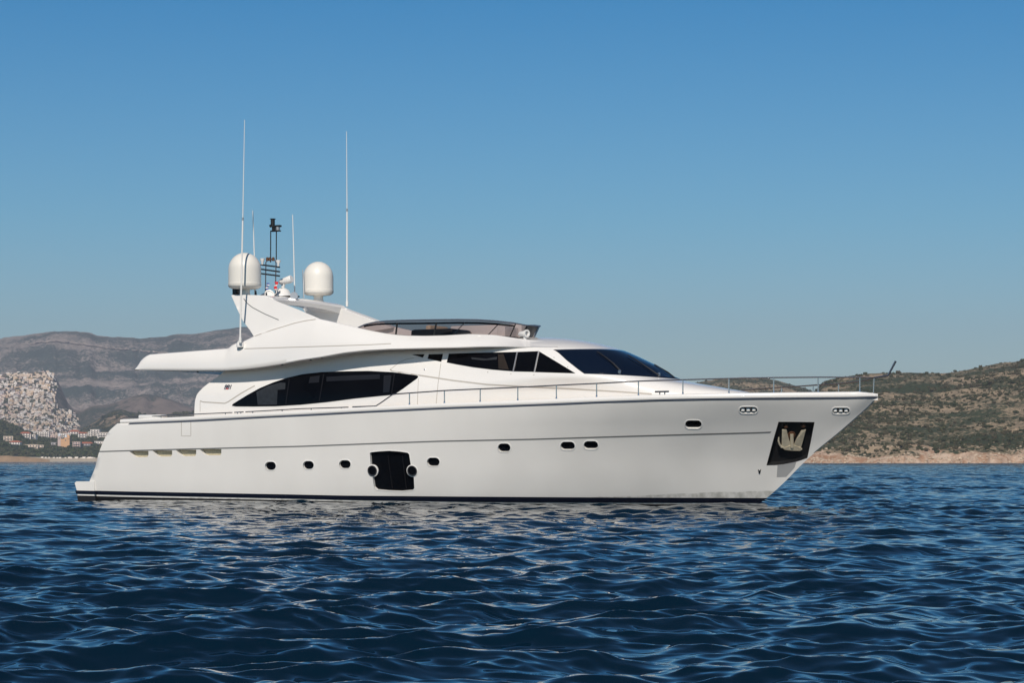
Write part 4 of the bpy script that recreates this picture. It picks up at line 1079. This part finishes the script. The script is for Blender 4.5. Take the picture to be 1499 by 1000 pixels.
# --- right: dry headland, and a lower hill behind it
def headland_material(name, seed_shift, cliff_top):
    soil, soil2, scrub = (.42, .32, .215), (.25, .195, .135), (.032, .042, .022)
    m, n, b, g, rng, mix, noise, s2 = ground_mat(name, soil, soil2, scrub, .84, .05, .013, .34, speck=.72)
    L = n.links
    sx = n.nodes.new('ShaderNodeSeparateXYZ'); L.new(g.outputs['Position'], sx.inputs[0])
    # pale eroded scree and rock just above the water
    ad = n.nodes.new('ShaderNodeMath'); ad.operation = 'MULTIPLY_ADD'; L.new(noise(.02, 6, .65, .4), ad.inputs[0]); ad.inputs[1].default_value = -30; L.new(sx.outputs[2], ad.inputs[2])
    f = rng(ad.outputs[0], cliff_top - 15 - 1.1, cliff_top - 15 + .6, 1, 0)
    pale = mix(rng(noise(.09, 7, .75), .42, .58), (.60, .46, .35), (.36, .21, .13))
    s3 = mix(f, s2, pale); L.new(s3, b.inputs['Base Color'])
    return m
MH = headland_material('dry_hillside', 0, 6.0)
crest_h = [(960, 672), (1100, 652), (1150, 622), (1175, 596), (1190, 580), (1197, 568), (1204, 560), (1215, 556), (1240, 551.5), (1262, 548), (1290, 546.5), (1330, 545.5), (1380, 545.3), (1400, 543.5), (1440, 537), (1470, 531.5), (1499, 527.5), (1600, 512), (1900, 490), (2700, 560)]
head = Land('headland', crest_h, 1245, 1900, 1060, 2700, 820, 150, -.5, [(0, 0), (.012, .035), (.05, .085), (.1, .13), (.3, .33), (.5, .52), (.75, .78), (.9, .93), (1, 1)], 13, 75, MH, gscale=.45, bluff=7)
MH2 = headland_material('dry_hill_behind', 3, -20)
hill = Land('hill', [(820, 640), (900, 600), (960, 578), (990, 567), (1010, 562), (1030, 558.5), (1050, 555.5), (1075, 553.5), (1100, 552.5), (1118, 553.2), (1135, 556.5), (1150, 560.5), (1165, 564.5), (1180, 569), (1200, 578), (1260, 600), (1400, 660)], 2300, 2900, 800, 1400, 260, 60, 1, [(0, 0), (.3, .3), (.7, .74), (1, 1)], 12, 95, MH2, gscale=.6)

# ------------------------------------------------------------------ shrubs and trees
R_ = random.Random(5)
def bush_mesh(name, seed, m, tall=.75, n=26, leaf=.30):
    r = random.Random(seed); V = []; Fc = []
    lobes = [(Vector((r.uniform(-.45, .45), r.uniform(-.45, .45), r.uniform(.25, .7) * tall)), r.uniform(.28, .5)) for _ in range(5)]
    for c, q in lobes:
        for _ in range(n):
            d = Vector((r.gauss(0, 1), r.gauss(0, 1), r.gauss(0, 1))).normalized(); p = c + d * q * r.uniform(.7, 1.05)
            if p.z < 0: p.z = abs(p.z) * .3
            t = d.cross(Vector((r.gauss(0, 1), r.gauss(0, 1), r.gauss(0, 1)))).normalized(); u = d.cross(t); t = t.lerp(d, r.uniform(0, .4)).normalized()
            s = leaf * r.uniform(.6, 1.2); b = len(V)
            V += [p - t * s * .6 - u * s * .4, p + t * s * .6 - u * s * .4, p + u * s * .7 + d * s * .15]; Fc.append((b, b + 1, b + 2))
        # inner mass
        b = len(V); k = 6
        for zz, rr in ((-.6, .6), (.2, .8), (.75, .4)):
            for i in range(k): V.append(c + Vector((math.cos(i * 1.047) * q * rr * .9, math.sin(i * 1.047) * q * rr * .9, zz * q * .8)))
        for j in range(2):
            for i in range(k): Fc.append((b + j * k + i, b + j * k + (i + 1) % k, b + (j + 1) * k + (i + 1) % k, b + (j + 1) * k + i))
        Fc.append(tuple(b + 2 * k + i for i in range(k)))
    me = bpy.data.meshes.new(name); me.from_pydata([tuple(v) for v in V], [], Fc); me.materials.append(m); me.update(); return me
M['shrub'] = [mat('shrub_leaves', c, .9, spec=.15, var=.35, scale=3) for c in ((.050, .060, .028), (.068, .072, .036), (.090, .080, .046))]
bushes = [bush_mesh('shrub', 100 + i, M['shrub'][i % 3], tall=(.8, .6, .95)[i % 3]) for i in range(6)]
def spots(land, rng_px, rng_py, n, dens):
    o = []; k = 0
    while len(o) < n and k < n * 30:
        k += 1; px = R_.uniform(*rng_px); t = R_.random() ** 1.15
        T = np.array([.03 + .97 * t]); X, Y, Z = land.xyz(np.array([px]), T)
        yp = HY - F * (Z[0] - EYE) / Y[0]
        if not (rng_py[0] <= yp <= rng_py[1]): continue
        if R_.random() < dens(px, yp, X[0], Y[0]): o.append((Vector((X[0], Y[0], Z[0])), px, yp))
    return o
def dband(px, yp, X, Y):
    # dense scrub lies in a belt climbing to the right; open stony ground above it
    c = 652 - (px - 1150) * .27; d = (yp - c)
    w_ = .95 if -26 < d < 12 else (.30 if d < 0 else .34)
    n_ = float(fbm(np.array([X / 40]), np.array([Y / 60]), 3, 5)[0]); return w_ * (.3 + 1.3 * n_) if yp < 662 else .10
pts = spots(head, (1150, 1520), (528, 676), 4600, dband)
def joined(name, items, meshes, zsc=1.0):
    V = []; Fc = []; mi = []; mats_ = []
    for p, s, k, a in items:
        me = meshes[k]; b = len(V); ca, sa = math.cos(a) * s, math.sin(a) * s
        mt = me.materials[0]
        if mt not in mats_: mats_.append(mt)
        q = mats_.index(mt)
        V += [(p.x + v.co.x * ca - v.co.y * sa, p.y + v.co.x * sa + v.co.y * ca, p.z + v.co.z * s * zsc) for v in me.vertices]
        for f in me.polygons: Fc.append(tuple(i + b for i in f.vertices)); mi.append(q)
    m2 = bpy.data.meshes.new(name); m2.from_pydata(V, [], Fc); m2.polygons.foreach_set('material_index', mi); m2.update()
    return link(name, m2, mats_)
items = []
for p, px, yp in pts:
    s = R_.choice((.5, .65, .8, .9, 1.2, 1.5, 2.1)) * R_.uniform(.8, 1.15)
    if R_.random() < .04: s *= 1.5
    items.append((p - Vector((0, 0, .25)), s, R_.randrange(6), R_.uniform(0, 6.28), px, yp))
for i in range(260):
    px = R_.uniform(1182, 1520); T = np.array([R_.uniform(.02, .11)]); X, Y, Z = head.xyz(np.array([px]), T)
    if float(fbm(X / 30, Y / 30, 3, 15)[0]) > .5: items.append((Vector((X[0], Y[0], Z[0] - .2)), R_.uniform(.6, 1.9), R_.randrange(6), R_.uniform(0, 6.28), px, 660))
items.sort(key=lambda i: -i[1] / i[0].y * (1 if i[4] < 1499 and i[4] > 1175 else .2))
for k, (p, s, b_, a, px, yp) in enumerate(items[:290]):
    o = bpy.data.objects.new('shrub', bushes[b_]); COL.objects.link(o); o.location = p; o.scale = (s, s, s); o.rotation_euler = (0, 0, a)
    tag(o, 'dark green shrub dotted over the dry headland above the shore', 'shrub', 'shrubs dotted over the dry headland')
tag(joined('scrub_cover', [i[:4] for i in items[290:]], bushes), kind='stuff')
pts = spots(hill, (985, 1200), (551, 590), 420, lambda *a: .7)
tag(joined('hilltop_scrub', [(p - Vector((0, 0, .3)), R_.uniform(.8, 2.2), R_.randrange(6), R_.uniform(0, 6), ) for p, px, yp in pts], bushes), kind='stuff')
# boulders along the headland shore
M['rock'] = mat('pale_rock', (.50, .40, .30), .9, var=.3, scale=.6)
def rock(seed):
    bm = bmesh.new(); bmesh.ops.create_icosphere(bm, subdivisions=2, radius=1); r = random.Random(seed)
    for v in bm.verts: v.co *= r.uniform(.7, 1.1); v.co.z *= .6
    me = bpy.data.meshes.new('rock'); bm.to_mesh(me); bm.free(); me.materials.append(M['rock']); return me
rocks = [rock(i) for i in range(4)]
pr2 = []
for i in range(420):
    px = R_.uniform(1182, 1520); T = np.array([R_.uniform(.0, .022) if R_.random() < .7 else R_.uniform(0, .1)]); X, Y, Z = head.xyz(np.array([px]), T)
    pr2.append((Vector((X[0], Y[0], Z[0])), R_.uniform(.3, 1.1) * (1.5 if R_.random() < .08 else 1), R_.randrange(4), R_.uniform(0, 6)))
tag(joined('shore_boulders', pr2, rocks), kind='stuff')

# woods on the left coast: crowns too many to count
M['pine'] = [mat('pine_foliage', c, .9, spec=.1, var=.35, scale=.8) for c in ((.040, .060, .026), (.064, .084, .032), (.100, .102, .050))]
crowns = [bush_mesh('tree', 200 + i, M['pine'][i % 3], tall=1.1, n=18, leaf=.4) for i in range(6)]
VILLA_ = [(37, 641), (47, 643), (45, 655), (57, 655.5), (64, 634), (70, 639), (77, 631), (95, 627.5), (109, 626.5), (123.5, 627), (140, 628), (155, 627), (100, 634.5), (110, 634.5), (138, 638), (152, 640.5), (113, 654), (126.5, 653), (92, 653), (80, 651.5), (23, 651), (12, 646), (147, 650), (121, 641), (88, 640)]
pts = spots(coast, (-30, 330), (608, 669), 2700, lambda px, yp, X, Y: .35 + float(fbm(np.array([X / 90]), np.array([Y / 90]), 3, 8)[0]))
wood = [(p - Vector((0, 0, .8)), R_.uniform(2.8, 5.8), R_.randrange(6), R_.uniform(0, 6)) for p, px, yp in pts if not any(abs(px - a) < 8 and -.4 < yp - b_ < 3.6 for a, b_ in VILLA_)]
tag(joined('woods', wood, crowns, .8), kind='stuff')
pts = spots(foot, (90, 330), (598, 640), 500, lambda px, yp, X, Y: .9 if float(fbm(np.array([X / 120]), np.array([Y / 160]), 3, 8)[0]) > .5 else .12)
tag(joined('hillside_trees', [(p - Vector((0, 0, .8)), R_.uniform(3, 6.5), R_.randrange(6), R_.uniform(0, 6)) for p, px, yp in pts], crowns, .8), kind='stuff')

# ------------------------------------------------------------------ buildings
WALLS = [mat('render_' + n_, c, .8, var=.05, scale=.2) for n_, c in (('white', (.84, .77, .71)), ('cream', (.76, .62, .50)), ('pink', (.64, .49, .44)), ('grey', (.48, .45, .45)), ('ochre', (.60, .44, .29)))]
TILE = mat('terracotta_tiles', (.42, .13, .07), .8, var=.2, scale=.5)
WIN = mat('dark_windows', (.17, .165, .17), .4)
def block_mesh(w_, d_, fl, wi, seed, tile=False, parts=False):
    """flat-roofed apartment block: walls, recessed window rows with balconies, parapet and stair head"""
    r = random.Random(seed); bm = bmesh.new(); h = fl * 3.1
    def bx(x0, x1, y0, y1, z0, z1, mi):
        vs = [bm.verts.new((x, y, z)) for z in (z0, z1) for x, y in ((x0, y0), (x1, y0), (x1, y1), (x0, y1))]
        for f in ((0, 1, 2, 3), (4, 5, 6, 7), (0, 1, 5, 4), (1, 2, 6, 5), (2, 3, 7, 6), (3, 0, 4, 7)): bm.faces.new([vs[i] for i in f]).material_index = mi
    bx(-w_ / 2, w_ / 2, -d_ / 2, d_ / 2, -4, h, 0)
    bx(-w_ / 2 - .1, w_ / 2 + .1, -d_ / 2 - .1, d_ / 2 + .1, h, h + .5, 0)
    if r.random() < .6: bx(-1.6, 1.6, -1, 2.5, h + .5, h + 2.7, 0)
    nb = max(2, int(w_ / 3.2))
    for f in range(fl):
        z = f * 3.1
        if r.random() < .55: bx(-w_ / 2 + .3, w_ / 2 - .3, -d_ / 2 - 1.2, -d_ / 2 - .02, z + .1, z + .95, 0)
        for k in range(nb):
            x = -w_ / 2 + (k + .5) * w_ / nb; ww = w_ / nb * r.uniform(.25, .36); bx(x - ww, x + ww, -d_ / 2 - .06, -d_ / 2 + .1, z + 1.0, z + 2.5, 1)
        for sx in (-1, 1):
            for k in (-.25, .25):
                y = k * d_; bx(sx * w_ / 2 - .06, sx * w_ / 2 + .06, y - .7, y + .7, z + 1.0, z + 2.4, 1)
    me = bpy.data.meshes.new('house'); bmesh.ops.recalc_face_normals(bm, faces=bm.faces); bm.to_mesh(me); bm.free()
    me.materials.append(WALLS[wi]); me.materials.append(WIN); return me
blocks = [block_mesh(11 + 3.4 * (i % 4), 9 + (i % 3), 1 + (i // 4) % 3, (0, 1, 0, 2, 0, 3, 1, 0, 4, 1)[i % 10], 300 + i) for i in range(20)]
# the hillside town: a crowd of pale blocks climbing the slope on the left
town = []
def town_ok(px, py):
    if py < 640 and px > 136: return 0
    px = px + 5 * (float(fbm(np.array([py / 5.]), np.array([px / 40.]), 2, 31)[0]) - .5)
    right = np.interp(py, [543, 546, 560, 575, 590, 598, 604, 612, 625, 640, 650], [66, 80, 82, 80, 80, 84, 108, 112, 114, 116, 118]); top = np.interp(px, [0, 25, 50, 58, 72, 82, 84, 110], [549, 546, 547, 544, 541, 543, 600, 600])
    bot = np.interp(px, [0, 30, 50, 66, 110], [614, 626, 636, 648, 640])
    if not (-25 < px < right and top < py < bot): return 0
    return 1
tries = 0
while len(town) < 560 and tries < 20000:
    tries += 1; px, py = R_.uniform(-22, 118), R_.uniform(544, 650)
    if not town_ok(px, py): continue
    if R_.random() > .15 + .9 * float(fbm(np.array([px / 9.]), np.array([py / 9.]), 3, 77)[0]) : continue
    p = slope.find(px, py)
    if any(abs(px - a) < 3.4 and abs(py - b_) < 2.1 for _, a, b_ in town): continue
    town.append((p, px, py))
town.sort(key=lambda t: t[0].y)
print('TOWN', len(town))
vis = [t for t in town if t[1] > -3]; rest = [t for t in town if t[1] <= -3]
def town_obj(p, name, label, group):
    o = bpy.data.objects.new(name, blocks[R_.randrange(20)]); COL.objects.link(o); s = R_.uniform(.34, .62); o.location = p; o.scale = (s, s, s * R_.uniform(.85, 1.15)); o.rotation_euler = (0, 0, R_.uniform(-.28, .28))
    return tag(o, label, 'house', group)
for p, px, py in vis[:290]: town_obj(p, 'town_house', 'pale flat-roofed block packed among others in the hillside town', 'blocks of the hillside town')
tag(joined('town_houses', [(p, R_.uniform(.34, .62), R_.randrange(20), R_.uniform(-.28, .28)) for p, _, _ in vis[290:] + rest], blocks), kind='stuff')
tg = []
for _ in range(750):
    px, py = R_.uniform(-22, 118), R_.uniform(546, 650)
    if town_ok(px, py): tg.append((slope.find(px, py) - Vector((0, 0, 1.5)), R_.uniform(2.6, 6.0), R_.randrange(6), R_.uniform(0, 6)))
tag(joined('town_trees', tg, crowns, .9), kind='stuff')
# the pale cut of a track along the mountain side
tp = [(40, 506), (62, 502.5), (85, 501), (100, 503.5), (118, 505.5), (135, 508), (160, 511.5), (185, 514), (205, 516), (232, 518.5), (262, 522)]
V = []; Fc = []
for i in range(121):
    px = 40 + (262 - 40) * i / 120; py = float(np.interp(px, [a for a, b_ in tp], [b_ for a, b_ in tp])) + .5 * math.sin(px * .3) + .3 * math.sin(px * .9)
    a, c_ = far.find(px, py), far.find(px, py - R_.uniform(.8, 1.9)); V += [a + Vector((0, -6, 3)), c_ + Vector((0, -6, 3))]
for i in range(120): Fc.append((2 * i, 2 * i + 2, 2 * i + 3, 2 * i + 1))
tag(mesh('track', V, Fc, mat('track_spoil', (.38, .31, .26), .95, var=.4, scale=.05), None, False), kind='structure')
# joined() keeps one material per source mesh: windows share the wall colour there

def villa(px, py, w_, d_, fl, wi, roof, rz, name, label, cat='villa'):
    p = coast.find(px, py); t = bpy.data.objects.new(name, None); COL.objects.link(t); t.location = p; t.rotation_euler = (0, 0, rz); tag(t, label, cat)
    h = fl * 3.1; b = MB(); b.box(Vector((0, 0, h / 2 - 2)), (w_, d_, h + 4)); b.build('wall', WALLS[wi], t, False)
    if roof == 'tile':
        o_ = .7; V = [(-w_ / 2 - o_, -d_ / 2 - o_, h), (w_ / 2 + o_, -d_ / 2 - o_, h), (w_ / 2 + o_, d_ / 2 + o_, h), (-w_ / 2 - o_, d_ / 2 + o_, h), (-w_ / 2 + d_ * .4, 0, h + d_ * .26), (w_ / 2 - d_ * .4, 0, h + d_ * .26)]
        mesh('roof', V, [(0, 1, 5, 4), (2, 3, 4, 5), (1, 2, 5), (3, 0, 4), (3, 2, 1, 0)], TILE, t, False)
    else:
        MB().box(Vector((0, 0, h + .25)), (w_ + .5, d_ + .5, .5)).build('roof', WALLS[wi], t, False)
    nb = max(2, int(w_ / 3.6))
    for f in range(fl):
        for k in range(nb):
            x = -w_ / 2 + (k + .5) * w_ / nb; MB().box(Vector((x, -d_ / 2 - .03, f * 3.1 + 1.6)), (w_ / nb * .5, .3, 1.6)).build('window', WIN, t, False)
        MB().box(Vector((0, -d_ / 2 - .9, f * 3.1 + .3)), (w_ * .8, 1.6, .5 if f else .3)).build('balcony', WALLS[wi], t, False)
    return t
VL = [(37, 641, 16, 9, 2, 0, 'tile', .2, 'white villa with small red roof alone among pines at far left', 0), (47, 643, 14, 9, 2, 0, 'flat', -.2, 'white flat villa beside the lone red-roofed villa among pines', 0),
      (45, 655, 20, 8, 1, 1, 'flat', .1, 'long low cream house in the woods just above the shore', 0), (57, 655.5, 12, 7, 1, 1, 'flat', .3, 'small cream house right of the long low house above shore', 0),
      (64, 634, 18, 10, 3, 0, 'flat', 0, 'white three-storey block at the town\'s lower left edge', 0), (70, 639, 14, 9, 2, 0, 'flat', .2, 'white block lowest of the town, just left of the church', 0),
      (77, 631, 15, 10, 2, 2, 'flat', -.2, 'pinkish block directly above the two church domes', 0),
      (95, 627.5, 18, 10, 2, 0, 'flat', .1, 'white villa left of the villa with the big red roof', 0), (109, 626.5, 17, 11, 2, 0, 'tile', -.1, 'white villa with large red tiled roof, highest above the domes', 0),
      (123.5, 627, 15, 10, 2, 4, 'flat', .15, 'ochre house right of the villa with the large red roof', 0), (140, 628, 14, 10, 3, 0, 'flat', -.1, 'white three-storey villa with dark openings right of the ochre house', 0),
      (155, 627, 18, 9, 1, 1, 'flat', .2, 'low cream house nearest above the yacht\'s stern', 0),
      (105, 634.5, 34, 8, 1, 0, 'tile', .05, 'long white terrace row with thin red roof, mid slope', 0), (138, 638, 18, 9, 2, 0, 'flat', .1, 'white stepped villa right of the long terrace row', 0), (152, 640.5, 20, 9, 2, 0, 'flat', .25, 'white villa half hidden behind the yacht\'s raked stern', 0),
      (113, 654, 11, 8, 2, 2, 'flat', -.1, 'pinkish two-storey house low in the trees near the beach', 0), (126.5, 653, 20, 9, 1, 3, 'tile', .1, 'grey low house with tiled roof near the beach, beside pink house', 0), (23, 651, 15, 8, 1, 0, 'tile', -.15, 'low white red-roofed house in the woods near the left edge', 0), (12, 646, 13, 8, 2, 1, 'flat', .2, 'cream two-storey house nearest the photo\'s left edge in the woods', 0),
      (147, 650, 15, 8, 1, 0, 'flat', -.2, 'low white house closest to the yacht\'s stern above the beach', 0), (121, 641, 14, 8, 2, 0, 'tile', .2, 'white red-roofed villa below the long terrace row, mid slope', 0), (88, 640, 11, 7, 2, 1, 'flat', -.1, 'cream block just above the church towers, below the town', 0),
      (80, 651.5, 10, 6, 1, 3, 'flat', .1, 'small grey house left of the peach church', 0)]
for px, py, w_, d_, fl, wi, rf, rz, lb, _ in VL: villa(px, py, w_, d_, fl, wi, rf, rz, 'villa', lb)
# the church with two domed towers
p = coast.find(92, 655); t = bpy.data.objects.new('church', None); COL.objects.link(t); t.location = p; tag(t, 'peach church with two white domed bell towers above the trees', 'church')
PEACH = mat('peach_render', (.72, .42, .22), .8, var=.06, scale=.3); DOMEM = mat('white_domes', (.72, .74, .78), .5)
b = MB(); b.box(Vector((3, 0, 4)), (15, 12, 15)); b.box(Vector((7, -1, 12.3)), (7, 10, 2.5)); b.build('nave', PEACH, t, False)
for dx, hh in ((-4, 15), (5, 12.5)):
    tw = MB().box(Vector((dx, -4, hh / 2 - 2)), (4.2, 4.2, hh + 4)).build('bell_tower', PEACH if dx > 0 else WALLS[2], t, False)
    MB().lathe([(2.0, 0), (2.0, 1.6), (2.2, 1.7), (2.1, 2.6), (1.4, 3.6), (.3, 4.3), (.15, 5.4)], Vector((dx, -4, hh)), 16).build('dome', DOMEM, tw)
    MB().box(Vector((dx, -6.15, hh - 3)), (1.2, .3, 2.4)).build('belfry_opening', WIN, tw, False)
MB().lathe([(3.2, 0), (3.2, 1.2), (2.8, 2.6), (1.5, 3.8), (.2, 4.3)], Vector((7, 0, 13.3)), 20).build('dome', PEACH, t)
# beach huts / parasols along the strand
hut = None
for i, px in enumerate([62, 67, 72, 79, 84, 88, 96, 102, 104, 112, 119, 123, 128, 131, 135, 138]):
    T = np.array([.85]); X, Y, Z = beach.xyz(np.array([float(px)]), T)
    if hut is None:
        hut = MB().box(Vector((0, 0, 1.1)), (4.5, 3, 2.2)).box(Vector((0, 0, 2.35)), (5.4, 3.8, .3)).build('beach_hut', WALLS[0], None, False); o = hut
    else: o = hut.copy(); COL.objects.link(o)
    o.location = (X[0], Y[0], Z[0]); o.scale = (R_.uniform(.45, .9),) * 3
    tag(o, 'tiny white hut in the row along the far beach', 'beach hut', 'white huts along the far beach')

# ------------------------------------------------------------------ haze: one even volume round everything
hz_ = MB().box(Vector((0, 4850, 250)), (19000, 10000, 510)); hz_.V = [(x, y, -3 if z < 0 else 560) for x, y, z in hz_.V]
hm_ = bpy.data.materials.new('haze'); hm_.use_nodes = True; n = hm_.node_tree; n.nodes.clear(); o = n.nodes.new('ShaderNodeOutputMaterial'); pv = n.nodes.new('ShaderNodeVolumePrincipled')
pv.inputs['Color'].default_value = (.78, .84, 1.0, 1); pv.inputs['Density'].default_value = 0.00008; pv.inputs['Anisotropy'].default_value = 0.0
n.links.new(pv.outputs[0], o.inputs['Volume'])
ho_ = hz_.build('haze', hm_, None, False); tag(ho_, kind='stuff')
